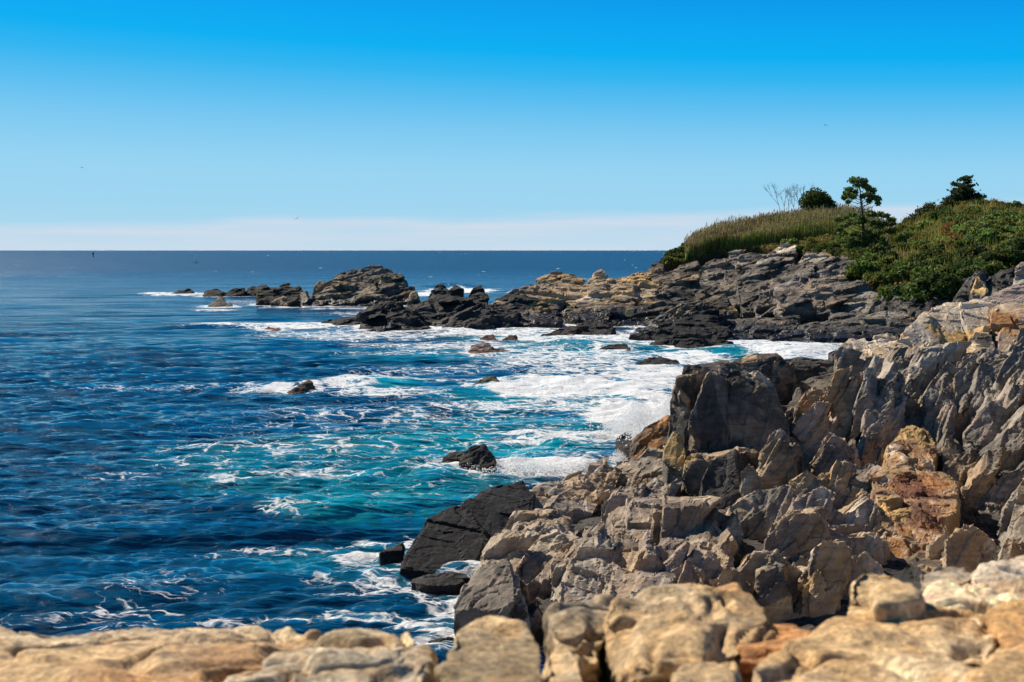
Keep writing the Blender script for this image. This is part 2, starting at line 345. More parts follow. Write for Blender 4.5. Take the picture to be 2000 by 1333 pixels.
# ================================================================== NEAR CLIFF
STEEP = .52; NEARER = .075
RN = basis(57, 8)
SC_N = ((2.7, 1.7, .95), .22)
SAW_N = (.4, .08)
VX = .046
V = 1.0
MIXG = [('slate', .05), ('grey', .10), ('pale', -.05), ('tan', .08), ('pink', -.15)]
MIXT = [('tan', .22), ('cream', -.05), ('grey', .05), ('slate', -.15), ('gold', -.15), ('pink', .05)]
add_rock('rock_ridge', 'tan and grey cracked rock ridge sloping into the sea beside the big black boulder', 'rock', [
    (3, 4, '890,1232,29.5 925,1150,32 985,1085,36 1010,1010,39 1120,1000,40 1110,1120,35 1060,1240,29.5'),
    (3, 5, '1016,985,41 1040,962,43 1105,938,46 1190,915,49 1215,960,48 1150,1010,43 1040,1040,40'),
    (2.5, 4, '992,1035,38 1010,1015,39.5 1080,1030,37.5 1150,1050,36.5 1150,1130,33 1080,1210,30 960,1130,33 990,1095,34'),
    (3, 5, '1160,925,48 1215,900,51 1262,905,50 1245,1000,44 1170,1010,43'),
    (3, 4, '1180,1000,42 1240,960,44 1290,930,46 1315,950,45 1290,1080,37 1210,1100,35 1180,1080,38'),
    (3, 4, '1215,905,50.5 1260,890,51 1330,900,50 1350,960,45 1300,990,44 1230,980,45'),
    (3, 4, '1130,1080,35 1180,1040,37 1200,1100,34 1190,1230,28.5 1090,1250,28.5 1100,1150,31'),
    (3, 4, '1080,1130,34 1120,1070,36.5 1190,1060,37 1210,1160,32.5 1150,1230,30 1080,1200,31'),
    (3, 4, '1010,1120,34.5 1050,1060,37.5 1110,1040,38.5 1120,1130,34.3 1060,1180,32'),
    (3, 4, '1230,1000,42.5 1290,975,44 1350,1000,42.5 1350,1090,37 1270,1110,36 1230,1060,39'),
    (3, 4, '1180,1090,34.5 1260,1040,37 1300,1060,36 1310,1150,31 1260,1230,28.5 1180,1220,29'),
    (2, 4, '900,1225,29 950,1140,31 1010,1130,31 1040,1230,28.5'),
    (3, 7, '1290,1010,40 1400,1010,39 1440,1100,34.5 1430,1240,29.5 1300,1250,29.5'),
  ], VX, RN, SC_N, SAW_N, [('tan', .30), ('cream', -.12), ('grey', .12), ('slate', .0), ('pink', .1), ('pale', .0)],
  spots=[(900, 1200, 30, 75, 'dark', .9), (960, 1150, 31, 60, 'slate', .8), (1130, 960, 45, 70, 'tan', .7), (1010, 1190, 30, 80, 'slate', .7),
         (1250, 990, 43, 70, 'pale', .5), (1380, 1100, 36, 120, 'slate', .7)], wet=(.0, .45), seed=1)
STEEP = .4; NEARER = 0
add_rock('gully_floor', 'broken rock floor, painted dark as shade, of the gully between the foreground stones and the cliff', 'rock', [
    (2, 1, '980,1225,29 1320,1225,29 1025,1120,34 1075,1055,38 1190,975,44.6 1400,975,44.6', 1.0), (3, 3, '1300,1240,28 2080,1240,28 2080,960,44.5 1380,960,44.5', 1.0)],
  .08, RN, ((2.6, 1.8, 1.1), .10), None, [('slate', .3), ('dark', .2), ('tan', -.3)], wet=(-1, -.5), seed=51)  # dark colours stand in for the shade down in the gully
add_rock('domed_outcrop', 'tall dark domed outcrop with a left edge painted gold as if sunlit beside the white splash', 'rock', [
    (3, 5, '1318,745,47 1345,728,47.5 1385,722,48 1372,830,44.5 1340,905,43 1306,885,44 1330,790,45.5'),
    (4, 5, '1385,735,46 1400,728,47 1425,745,46.5 1420,860,44 1395,950,42.5 1345,900,43.2 1352,820,44'),
    (4, 6, '1415,745,46.5 1425,735,47.5 1480,728,48 1500,745,47.5 1545,820,46 1538,850,45 1475,880,43.6 1430,870,43.6 1420,800,44.6'),
    (3, 6, '1340,715,51 1400,702,54 1450,700,55 1470,740,52 1400,745,50 1330,745,50'),
    (4, 6, '1350,880,44 1450,870,44.2 1500,890,44 1470,1000,41 1360,1010,41 1330,930,42.5'),
    (4, 5, '1375,960,41.5 1405,895,43 1450,878,43.5 1462,930,42 1455,985,40.5 1400,1010,40'),
    (2, 3, '1300,885,44.4 1322,850,45 1345,880,44 1335,905,43 1305,905,43.5'),
  ], VX, basis(78, 4), ((2.4, 1.6, 1.2), .09), (.6, .06),
  [('slate', .30), ('grey', .12), ('tan', -.05), ('dark', .05)],
  spots=[(1320, 880, 43.5, 38, 'gold', 1.0), (1335, 800, 45, 26, 'pale', .7), (1470, 730, 47, 34, 'cream', .9), (1500, 745, 47, 20, 'pale', .8), (1480, 850, 44, 60, 'tan', .5)], wet=(-.5, -.2), seed=2)  # gold on the left edge is sunlight put into the rock colour
add_rock('orange_boulder', 'brown boulder with an orange top low between splash and domed outcrop', 'rock', [
    (2, 3, '1232,868,50 1262,832,51 1310,812,51 1325,830,50 1308,888,48 1262,898,48 1240,890,49'),
  ], .045, RN, ((1.4, 1.2, .8), .08), None, [('tan', .1), ('slate', .1), ('orange', -.1)],
  spots=[(1295, 818, 51, 36, 'orange', .9)], wet=(.2, .6), seed=3)
add_rock('wet_boulder', 'large dark wet boulder rising directly behind the domed outcrop', 'rock', [
    (4, 6, '1425,712,60 1450,698,62 1480,691,63 1520,692,63 1545,706,62 1560,760,60 1540,790,58 1450,790,57 1430,740,59'),
  ], .07, basis(30, 5), ((2.6, 2.0, 1.5), .08), (.9, .05), [('dark', .3), ('slate', .1), ('tan', -.1)],
  spots=[(1455, 708, 61, 28, 'tan', .7)], wet=(-.5, -.2), seed=4)
add_rock('wet_ledge', 'low black wet ledge in the gap between the wet boulder and the pale orange blocks', 'rock', [
    (3, 4, '1530,702,72 1560,698,73 1625,706,73 1640,725,70 1600,735,68 1535,725,69'),
    (3, 4, '1525,770,60 1580,735,66 1650,728,67 1660,765,61 1600,800,56 1540,795,57'),
    (3, 3, '1560,780,57 1562,752,59 1580,790,56 1535,800,56'),
    (3, 3, '1618,690,76 1645,682,77 1650,705,75 1625,712,74'),
    (2, 5, '1490,790,55 1560,800,54 1640,800,53 1640,840,51 1520,850,50'),
  ], .07, basis(20, 0), ((2.0, 1.2, .6), .12), (.5, .06), [('dark', .3), ('slate', .1), ('grey', -.25)], wet=(-1, -.5), seed=5)
NEARER = .085; STEEP = .12
add_rock('stepped_spur', 'jagged tan rock spur stepping up between the domed outcrop and the dark slabs', 'rock', [
    (4, 5, '1530,800,50 1560,785,52 1620,775,53 1640,790,51 1600,850,47 1560,870,45.5 1545,850,47'),
    (4, 5, '1540,850,46 1590,800,49 1620,805,49 1610,860,46 1570,910,43.5 1550,905,43.5'),
    (4, 5, '1600,850,46 1640,740,52 1700,720,54 1690,770,50 1660,830,47 1640,900,43 1600,925,42.5'),
    (4, 5, '1640,700,57 1655,690,58 1700,700,57 1720,740,53 1650,775,51'),
    (4, 4, '1476,905,42 1495,850,44 1520,838,44.5 1545,860,43.5 1560,925,41 1520,950,40 1480,945,40.5'),
    (4, 4, '1455,925,41.5 1475,905,42 1490,940,41 1475,955,40.5'),
    (4, 5, '1585,905,43 1625,840,45.5 1655,855,45 1665,900,43 1640,960,40 1590,960,40.5'),
    (4, 5, '1420,985,40 1490,955,41 1545,948,41 1575,990,39 1560,1010,37.5 1480,1030,37 1440,1010,38'),
    (4, 4, '1540,935,41.5 1560,915,42.5 1590,940,41.5 1610,1010,38 1580,1015,37.5 1555,975,39'),
    (4, 5, '1580,940,42 1640,920,43 1700,930,42 1710,1000,39.5 1640,1030,38 1590,1010,38.5'),
    (3, 4, '1505,1040,37 1550,1015,38 1615,1012,38 1635,1060,36 1625,1110,34 1560,1110,34 1510,1080,35.5'),
    (3, 4, '1442,1120,33.5 1460,1085,35 1510,1075,35.5 1560,1100,34 1590,1110,33.5 1560,1200,30.5 1500,1220,30 1455,1150,32'),
    (3, 4, '1560,1110,33.5 1620,1095,34 1640,1110,33.5 1630,1200,30.7 1560,1240,29.8'),
    (2, 4, '1490,1110,33 1530,1100,33.5 1545,1190,30.5 1500,1200,30.3'),
    (4, 7, '1620,1040,39 1720,1030,39 1730,1150,36 1640,1210,33'),
    (3, 4, '1330,1020,39.5 1390,985,41 1440,1010,40 1450,1110,35 1400,1160,33 1340,1110,35'),
    (3, 4, '1290,1120,34.5 1340,1080,36 1400,1110,35 1400,1230,30 1300,1240,29.5'),
    (3, 4, '1390,1150,33 1440,1120,34 1475,1170,32 1450,1240,29.6 1390,1240,29.6'),
    (3, 4, '1540,1000,40 1600,970,41.5 1650,1000,40 1650,1080,36.5 1590,1090,36 1545,1060,37'),
    (3, 4, '1650,1000,40 1700,960,41.5 1730,1000,40 1735,1100,35.7 1670,1120,35'),
    (3, 4, '1640,1100,35.5 1690,1080,36 1730,1110,35 1725,1180,32.3 1650,1190,32'),
    (3, 4, '1840,1060,37 1880,1030,38 1920,1060,37 1910,1150,33 1850,1150,33'),
    (4, 9, '1440,1050,41 1600,1000,43 1720,980,43 1720,1180,37 1450,1200,36'),
  ], VX, RN, SC_N, SAW_N, MIXT,
  spots=[(1660, 720, 53, 45, 'tan', .8), (1610, 800, 49, 50, 'tan', .6), (1570, 800, 50, 34, 'orange', .6), (1640, 870, 44, 30, 'orange', .5), (1490, 990, 39, 70, 'grey', .8), (1570, 960, 40, 26, 'olive', .6),
         (1520, 900, 42, 40, 'olive', .4), (1550, 1050, 36, 60, 'pale', .6), (1500, 1150, 33, 60, 'pale', .5), (1680, 1080, 39, 80, 'dark', .9), (1480, 1080, 41, 90, 'dark', .8)], wet=(-.6, -.2), seed=6)
STEEP = .3
add_rock('slab_crag', 'steep crag of leaning grey slabs filling the right edge above the foreground', 'rock', [
    (5, 6, '1648,800,49 1700,735,52 1722,728,53 1735,745,52 1700,830,47.5 1660,900,44 1640,900,44'),
    (5, 5, '1700,760,50 1740,725,52 1760,735,51.5 1755,830,47 1720,920,43 1680,960,41 1665,930,42.5'),
    (5, 6, '1745,725,52.5 1790,700,54 1830,700,54 1800,800,48 1790,880,44.5 1750,850,46.5 1750,780,50'),
    (5, 5, '1800,770,48 1850,715,52 1870,720,52 1880,760,50 1860,830,46.5 1840,870,44 1810,850,45.5'),
    (5, 5, '1830,830,45.5 1850,780,48 1865,770,48.5 1850,860,44.5 1830,880,43.8'),
    (5, 6, '1880,700,54 1940,680,56 1980,690,55 1960,740,51 1910,790,48 1890,840,46 1880,800,48'),
    (5, 6, '1890,850,44.5 1930,800,46.5 1990,730,51 1995,745,50 1960,850,44.5 1910,920,41 1888,920,41.5'),
    (5, 6, '1880,920,42.5 1960,870,44.5 2060,740,50 2100,760,48 2080,950,41 1960,1060,37 1890,1020,39.5'),
    (5, 7, '1960,700,55 2010,680,56 2080,690,55 2080,760,51 1990,745,52'),
    (5, 5, '1835,870,43.5 1860,845,44.5 1872,870,43.5 1865,905,42 1840,915,41.6'),
    (5, 6, '1640,910,45 1700,900,45 1740,930,43 1720,1110,37 1650,1100,38'),
    (5, 5, '1960,1060,36 1985,970,39 2020,930,40.5 2080,950,40 2060,1140,33 1950,1130,34'),
    (5, 8, '1840,900,46 1900,880,46.5 1960,950,44 1960,1120,38.5 1850,1120,39'),
    (5, 8, '1690,700,58 1800,690,59 1950,680,59 2080,690,58 2080,900,52 1700,900,51'),
    (4, 4, '1650,870,44 1668,860,44.5 1680,880,43.6 1672,900,42.8 1655,895,43'),
    (2, 1.6, '1990,655,53.5 2015,655,53.5 2000,745,49.5 1912,905,42.5 1888,905,42.5 1900,850,44.5 1950,740,49.5'),
    (2, 1.5, '1865,735,50 1900,705,51.5 1985,690,52 1960,740,49.5 1895,800,46.5 1870,860,44.5 1855,855,44.8'),
    (2, 1.4, '1730,735,50 1748,730,50.3 1750,780,48 1690,905,43 1672,915,42.6 1680,870,44.3'),
  ], .054, RN, ((3.4, 1.6, .62), .24), (.45, .06),
  [('slate', .12), ('grey', .18), ('pale', .12), ('tan', -.1), ('pink', -.05)],
  spots=[(1960, 720, 52, 40, 'pale', .8), (1940, 790, 48, 40, 'pale', .6), (1950, 850, 46, 40, 'tan', .6), (1900, 930, 42, 40, 'tan', .7), (1855, 880, 43, 22, 'tan', .8), (1990, 990, 38, 60, 'pale', .6), (1700, 740, 52, 40, 'tan', .7),
         (1760, 860, 46, 40, 'tan', .5), (1910, 1060, 39, 90, 'dark', .8), (1690, 1020, 42, 60, 'dark', .7)], wet=(-1, -.5), seed=7)
STEEP = .8
add_rock('rusty_buttress', 'orange and rust stained rock buttress standing out under the grey slabs', 'rock', [
    (5, 5, '1735,870,43 1770,830,44.5 1810,835,44.5 1830,880,43 1820,930,41.5 1760,940,41 1722,915,42'),
    (5, 5, '1698,920,41 1740,912,41.5 1800,930,40.5 1855,922,41 1866,940,40.5 1840,1000,39 1840,1080,37.8 1850,1160,36.6 1745,1160,36.2 1710,1000,38.5'),
    (3, 3, '1820,940,40.5 1868,935,40.5 1872,960,40 1870,1005,38.7 1830,1010,38.6'),
  ], .045, basis(80, -10), ((1.7, 1.1, .75), .10), (.4, .05),
  [('gold', .15), ('tan', .15), ('orange', .15), ('rust', .05), ('cream', -.15)],
  spots=[(1790, 950, 39, 55, 'rust', .9), (1830, 960, 39.5, 34, 'orange', .8), (1765, 862, 43, 26, 'rust', .6), (1780, 885, 42, 22, 'cream', .9), (1800, 1010, 37, 48, 'rust', .8), (1745, 990, 37, 34, 'gold', .9),
         (1722, 940, 40, 17, 'pale', .9), (1740, 1080, 37, 24, 'grey', .8), (1840, 1100, 37, 30, 'grey', .7), (1790, 1080, 37.5, 44, 'gold', .9), (1735, 880, 43, 24, 'cream', .7), (1820, 900, 42, 20, 'cream', .5)], wet=(-1, -.5), seed=8, streak=.3)
NEARER = 0
STEEP = .8
RT = basis(74, 0)
SC_T = ((1.8, 1.3, 1.0), .09)
add_rock('block_outcrop', 'low row of cream topped orange blocks jutting left above the stepped spur', 'rock', [
    (3, 4, '1637,680,60 1665,665,61.5 1690,662,62 1700,700,59.5 1690,735,57.5 1660,730,57.5'),
    (3, 4, '1692,668,61 1720,660,61.5 1745,672,60.5 1748,715,57.5 1715,725,57'),
    (3, 3, '1705,655,62 1735,646,62.5 1752,655,62 1745,680,60.5'),
    (3, 4, '1745,670,61 1775,660,61.5 1792,690,60 1780,720,57.5 1750,715,58'),
    (3, 4, '1780,705,58 1800,675,60 1830,672,60.5 1850,700,58.5 1800,730,56.5'),
    (4, 6, '1640,705,59 1700,700,60 1800,700,60 1800,760,55 1650,770,54.5'),
  ], .055, RT, SC_T, (.9, .05), [('cream', .15), ('tan', .15), ('gold', -.05), ('pale', .05)],
  spots=[(1675, 710, 58, 26, 'gold', .8), (1730, 700, 58, 20, 'gold', .8), (1690, 665, 61.5, 40, 'cream', .8), (1800, 695, 58.5, 40, 'pale', .7)], wet=(-1, -.5), seed=9)
add_rock('pale_boulder', 'big rounded cream and orange boulder at upper right below the dark thicket', 'rock', [
    (5, 6, '1822,600,67 1850,588,68.5 1880,588,68.5 1895,620,66.5 1880,670,63.5 1840,675,63 1815,640,65'),
    (5, 6, '1875,592,67.5 1905,586,68.5 1935,592,68 1940,640,65 1900,670,63 1885,640,65'),
    (4, 6, '1755,655,63 1790,620,66 1820,605,67 1840,660,63.5 1800,690,61.5'),
    (4, 5, '1890,665,62.5 1905,640,64 1935,640,64 1938,675,62 1905,690,61'),
  ], .06, RT, ((3.6, 3.0, 2.2), .06), (1.4, .05), [('cream', .25), ('tan', .1), ('gold', .0), ('pale', -.1)],
  spots=[(1860, 595, 68, 40, 'cream', .9), (1845, 640, 64, 34, 'gold', .9), (1875, 660, 63, 28, 'orange', .5), (1780, 655, 64, 40, 'pale', .8), (1912, 665, 63, 24, 'slate', .9)], wet=(-1, -.5), seed=10, smooth_it=5)
add_rock('pink_boulder', 'peach coloured boulder with grey streaks cut by the right edge of the view', 'rock', [
    (5, 6, '1938,600,66.5 1975,590,67.5 2040,590,67.5 2080,640,65 2080,690,61.5 1945,690,61 1935,650,63.5'),
  ], .06, RT, ((3.6, 3.0, 2.2), .06), (1.4, .05), [('cream', .2), ('tan', .15), ('pink', .1), ('orange', -.05)],
  spots=[(1985, 640, 64, 30, 'orange', .6), (1955, 660, 62, 20, 'pale', .6)], wet=(-1, -.5), seed=11, smooth_it=4)
add_rock('rear_slabs', 'thin greyish pink slabs lying behind the pale boulder at the right edge', 'rock', [
    (4, 5, '1900,592,72 1925,578,73 1990,560,75 2080,555,75 2080,600,72 1950,600,71.5'),
    (5, 5, '1975,560,78 1990,508,80 2080,500,80 2080,570,77'),
  ], .08, basis(12, 0), ((2.2, 1.4, .5), .12), (.4, .06), [('pink', .2), ('pale', .1), ('grey', .1)], wet=(-1, -.5), seed=12)

STEEP = .8
me = mass([(9, 10, '2060,1250,28 2060,980,37 2070,760,48 2075,600,64 2120,540,80 3300,430,80 3300,600,45 3300,1250,28', 1.0)], .22, 2, frag=((5, 4, 2.5), .12), R=RN, seed=60); me.name = 'terrain'
p, p0, c1, c2, q = fracture(me, RN, (3, 2, 1.2), (.6, .08), m_cap=.8); paint(me, p, c1, c2, q, MIXT, wet=(0, .5)); me.polygons.foreach_set('use_smooth', np.full(len(me.polygons), False))
tag(link('terrain', me, M_near), 'rock slope that carries on to the right of the crag', 'terrain', None, 'structure')
# ================================================================== BLACK ROCKS IN THE NEAR WATER
SC_S = ((1.0, .8, .5), .12)
MB = [('dark', .25), ('black', .2), ('slate', -.1)]
add_rock('black_boulder', 'smooth black boulder in the water left of the tan ridge', 'rock', [
    (3, 2.5, '772,1118,34.5 778,1090,35.2 830,1010,38 895,985,39.5 925,1010,38.5 990,1090,35.8 960,1125,34.6 860,1130,34.2'),
    (4, 3.5, '902,985,39.3 935,962,41 1018,932,43.5 1032,950,43 1050,960,42.5 1040,1080,37 960,1120,35.2 920,1080,36'),
  ], .045, basis(35, 0), ((5.0, 3.2, 2.6), .05), (.5, .03), [('black', .5), ('dark', .0)], wet=(-1, -.5), seed=13, m_cap=.3)
add_rock('pointed_rock', 'small black pointed rock poking out left of the big black boulder', 'rock', [
    (1, 1, '740,1074,36.0 768,1064,36.5 790,1062,36.6 788,1082,35.9 762,1080,36')], .04, basis(10, 0), ((1, .8, .5), .06), None, MB, wet=(-1, -.5), seed=14)
add_rock('washed_rock', 'low black rock awash in foam under the big black boulder', 'rock', [
    (1, 1.5, '800,1134,33.4 835,1122,33.9 895,1121,34 915,1134,33.5 890,1142,33.2 825,1143,33.1')], .04, basis(10, 0), SC_S, None, MB, wet=(-1, -.5), seed=15)
add_rock('craggy_rock', 'knobbly black rock with a breaking wave just below it in mid water', 'rock', [
    (2, 1.5, '903,888,51.6 920,872,52 946,870,52.2 968,896,51.6 962,922,50.8 915,924,50.8 898,908,51.2'),
    (1.5, 1.5, '860,906,52 878,886,52.6 915,884,52.6 920,916,51.2 880,918,51.2'),
  ], .05, basis(15, 0), SC_S, (.5, .08), MB, wet=(-1, -.5), seed=16)
add_rock('splash_rock', 'small black rock wedged at the foot of the orange topped boulder', 'rock', [
    (2, 2, '1203,860,53.5 1222,848,54 1245,850,53.5 1248,880,52 1225,898,51 1206,885,52')], .045, basis(25, 0), SC_S, None, MB, wet=(-1, -.5), seed=17)
add_rock('corner_rock', 'tiny black rock at the waterline in the notch behind the foreground stones', 'rock', [
    (1.5, 2, '842,1258,28.7 862,1244,29.2 890,1240,29.3 892,1275,28.5 850,1270,28.5')], .035, basis(25, 0), SC_S, None, MB, wet=(-1, -.5), seed=18)
def sea_rock(name, label, blocks, vx, mix=MB, spots=(), wet=(-1, -.5), seed=0, deg=18, sc=1.0, group=None):
    return add_rock(name, label, 'rock', blocks, vx, basis(deg, 0), ((1.1 * sc, .9 * sc, .55 * sc), .13), (.4, .05), mix, spots, wet, M_far, group, seed=seed)
sea_rock('slanted_rock', 'brown slanted rock with foam on its left side, in open water left of centre', [
    (2, 2, '563,766,79.5 585,750,81 605,740,82.5 612,748,81.5 590,764,79.5 572,769,79')], .06, [('olive', .2), ('dark', .2), ('rust', -.2)], seed=19, deg=35)
sea_rock('ridge_rock', 'dark hump of rock at the left end of the white breaker in mid water', [
    (2, 2, '922,754,83 940,738,85 970,736,85.5 978,752,83 950,760,82')], .06, [('olive', .1), ('dark', .3), ('slate', .1)], seed=20)
sea_rock('submerged_rock', 'flat black rock barely showing behind the white breaker', [
    (1.5, 1.5, '1020,744,86 1060,737,87.5 1120,737,87.5 1135,745,86 1060,748,85.3')], .07, seed=21)
sea_rock('rough_rock', 'black rock with a short tail lying in foam right of centre', [
    (2, 2.5, '1234,715,96.5 1262,702,98.5 1290,694,100 1310,706,98 1300,716,96.3 1250,722,95'),
    (1, 1, '1300,707,98 1326,706,98 1328,711,97.3 1305,714,96.8')], .08, seed=22)
sea_rock('tall_block_rock', 'square black rock with white runoff below the long dark ledge', [
    (2, 3, '1168,684,112 1185,675,114 1225,674,114 1236,690,110.5 1190,694,110')], .08, seed=23)
sea_rock('reddish_rock', 'reddish brown pointed rock streaked white with barnacles in the foam', [
    (2, 3, '911,694,108.5 922,675,112 945,669,113.5 962,678,112 965,690,109.5 925,700,107'),
    (1, 2, '955,690,110 968,680,112 1000,686,111 1005,692,109.5')], .08, [('rust', .25), ('dark', .1), ('pink', .05)], seed=24)
sea_rock('twin_rock', 'pair of low brown humps in foam in front of the headland', [
    (2, 2, '934,667,124.5 945,656,127 962,655,127.5 972,667,124.5'),
    (2, 2, '975,667,124.5 990,656,127 1008,655,127.5 1010,664,125.5')], .09, [('rust', .1), ('dark', .3)], seed=25)
sea_rock('round_rock', 'two small round rocks in the white water left of the headland', [
    (2, 2, '514,645,142 525,637,145 538,641,144 535,649,140'),
    (2, 2, '533,646,142 543,639,144 550,645,142 540,650,140')], .09, [('rust', .2), ('dark', .25)], seed=26)
sea_rock('fin_rock', 'lone fin shaped grey rock standing in open water near the islet', [
    (3, 3, '402,600,199 430,578,208 436,581,207 448,602,197.5 420,604,196'),
    (3, 3, '440,600,198 452,590,203 456,601,198')], .12, [('slate', .25), ('grey', .1), ('dark', .1)], seed=27, deg=30)

# ================================================================== FAR ROCKS AND HEADLAND
STEEP = .45
RF = basis(17, 10)
SC_F = ((4.8, 3.0, 1.5), .24)
SAW_F = (1.2, .16)
def far_rock(name, label, blocks, mix, spots=(), wet=(1.0, 2.0), vx=.16, seed=0, R=RF, k=1.0, saw=SAW_F, wetcol='black'):
    return add_rock(name, label, 'rock', blocks, vx, R, (tuple(s_ * k for s_ in SC_F[0]), SC_F[1]), (saw[0] * k, saw[1] * k), mix, spots, wet, M_far, fine=.06, finef=1.8, seed=seed, warp=.9, wetcol=wetcol, m_cap=2)
far_rock('rocky_islet', 'stepped grey and tan rocky islet off the end of the headland', [
    (6, 9, '588,596,199 610,575,206 640,560,212 690,545,217 740,560,211 760,600,198 680,602,197'),
    (6, 7, '655,532,219 700,524,221 750,522,222 765,535,219 760,560,212 680,560,212 660,545,216'),
    (6, 6, '740,545,216 770,532,219 788,540,218 800,565,210 815,585,203 770,598,199 740,590,201'),
    (5, 5, '795,585,203 808,560,209 820,588,202 805,592,201'),
    (3, 4, '612,556,213 622,547,216 635,552,215 632,570,209'),
    (3, 3, '588,572,208 600,568,209 605,590,201 590,598,199'),
  ], [('slate', .2), ('dark', .1), ('tan', .05), ('gold', -.2), ('grey', .1)], spots=[(708, 550, 213, 16, 'gold', .8), (780, 550, 215, 20, 'gold', .8), (620, 590, 203, 26, 'tan', .7), (700, 530, 220, 60, 'grey', .6)], wet=(.6, 1.4), vx=.17, seed=30, k=.8)
far_rock('black_skerry', 'long black skerry reaching left from the rocky islet', [
    (3, 5, '503,588,203 506,566,211 560,556,214 590,562,212 592,588,203 530,592,202'),
    (2, 3, '528,594,201 548,580,205 572,590,202 560,597,200'),
    (2, 3, '560,594,201 575,586,203 590,597,200'),
  ], [('black', .3), ('dark', .3), ('olive', -.2)], spots=[(550, 590, 202, 18, 'tan', .7)], vx=.17, seed=31, k=.6, wet=(.1, .5))
far_rock('low_skerry', 'flat topped black skerry with foam, second from the left of the low chain', [
    (2, 4, '395,580,240 400,568,248 425,565,250 440,572,246 435,581,240'),
    (2, 4, '435,579,241 450,569,247 475,566,249 480,576,243'),
    (2, 4, '480,576,243 490,562,250 520,558,252 530,572,246 500,578,242')], [('black', .3), ('dark', .3)], vx=.18, seed=32, k=.5, wet=(-1, -.5))
far_rock('end_skerry', 'lowest black rock at the far left end of the skerry chain', [
    (2, 3, '333,573,262 350,567,266 378,569,265 380,574,262 350,577,259')], [('black', .3), ('dark', .3)], vx=.18, seed=33, k=.4, wet=(-1, -.5))
far_rock('flat_ledge', 'thin dark ledge awash left of the black headland point', [
    (2, 4, '618,638,149 650,624,156 700,616,160 730,625,155 720,642,146 640,641,147')], [('dark', .3), ('slate', .1)], vx=.13, seed=34, k=.5, wet=(-1, -.5))
far_rock('black_point', 'massive black point of the headland with a steep shadowed front face', [
    (5, 8, '692,655,136 700,630,142 735,600,152 745,592,155 780,600,151 850,640,140 800,660,133 720,658,134'),
    (5, 8, '760,605,150 830,585,158 900,580,161 960,600,152 940,640,141 850,658,135 790,650,137'),
    (5, 6, '820,600,153 850,565,168 885,572,165 895,600,153'),
    (5, 7, '900,600,152 925,570,165 940,562,168 950,580,162 960,610,149'),
    (5, 8, '850,655,135 880,615,147 960,605,150 1010,610,149 1000,640,143 940,645,142 880,655,136'),
    (4, 6, '960,590,160 1000,575,166 1060,590,160 1060,620,150 980,620,150'),
    (3, 5, '730,608,152 745,590,158 765,605,152'),
  ], [('dark', .3), ('black', .15), ('slate', .15)], spots=[(850, 580, 160, 30, 'slate', .6)], wet=(.2, .8), seed=35)
far_rock('distant_rock', 'small dark rocks beyond the black point with surf behind them', [
    (2, 4, '845,566,222 858,557,228 872,562,224'), (2, 4, '876,566,222 890,559,227 905,566,222')], [('dark', .3), ('black', .2)], vx=.18, seed=36, k=.5, wet=(-1, -.5))
far_rock('golden_ledges', 'sunlit golden blocky ledges along the middle of the headland', [
    (5, 8, '960,610,152 985,580,163 1040,565,170 1100,575,167 1090,610,153 1020,625,148'),
    (5, 8, '1035,575,172 1050,550,181 1080,532,189 1120,540,186 1140,555,180 1120,575,170'),
    (4, 6, '1065,585,168 1080,555,178 1110,560,176 1110,585,166 1080,592,163'),
    (4, 6, '1145,562,182 1158,540,190 1172,530,193 1192,545,189 1198,562,182'),
    (5, 8, '1090,590,161 1120,560,175 1180,545,184 1240,550,182 1240,600,157 1130,610,153'),
    (5, 8, '1180,555,180 1230,540,187 1270,536,188 1290,560,178 1270,600,158 1190,600,157'),
    (4, 8, '1100,600,157 1200,595,159 1300,600,156 1300,640,144 1130,640,144'),
    (4, 6, '1000,610,151 1060,600,155 1100,620,148 1090,640,143 1010,640,143'),
  ], [('gold', .15), ('tan', .35), ('cream', -.05), ('slate', -.05), ('grey', -.05)], wet=(1.2, 2.4),
  spots=[(1085, 545, 184, 32, 'rust', .5), (1170, 540, 192, 26, 'tan', .8), (1250, 555, 180, 50, 'gold', .8), (1060, 600, 155, 50, 'gold', .7), (1200, 625, 148, 70, 'slate', .8)], seed=37, R=basis(8, 10), k=.85)
add_rock('yellow_boulder', 'single squarish yellow boulder lying on dark slabs of the headland', 'boulder', [
    (.15, .8, '1221,611,144.3 1224,604,144.6 1236,602.5,144.6 1240,612,144.2 1231,617,144 1223,616,144')], .06, basis(10, 0), ((2, 2, 2), .03), None, [('cream', .3), ('gold', .25)], wet=(-9, -8), mat=M_far, seed=38)
far_rock('slate_slabs', 'tilted dark slate slabs between golden ledges and grey cliff', [
    (5, 8, '1240,600,150 1300,560,168 1360,545,173 1380,575,162 1340,610,148 1260,630,143'),
    (5, 8, '1270,625,144 1350,590,154 1420,580,157 1440,610,147 1400,640,138 1290,640,140'),
    (5, 6, '1268,520,190 1290,505,197 1310,508,196 1310,540,184 1275,545,183'),
    (5, 8, '1270,545,180 1330,520,187 1360,510,188 1390,540,178 1350,570,166 1290,575,166'),
    (4, 6, '1240,640,139 1300,618,144 1350,640,138 1300,650,135'),
  ], [('dark', .3), ('slate', .25), ('grey', .05), ('gold', -.15), ('tan', -.1)], spots=[(1330, 555, 168, 30, 'gold', .7), (1365, 545, 172, 34, 'tan', .8)], seed=39, R=basis(24, 10))
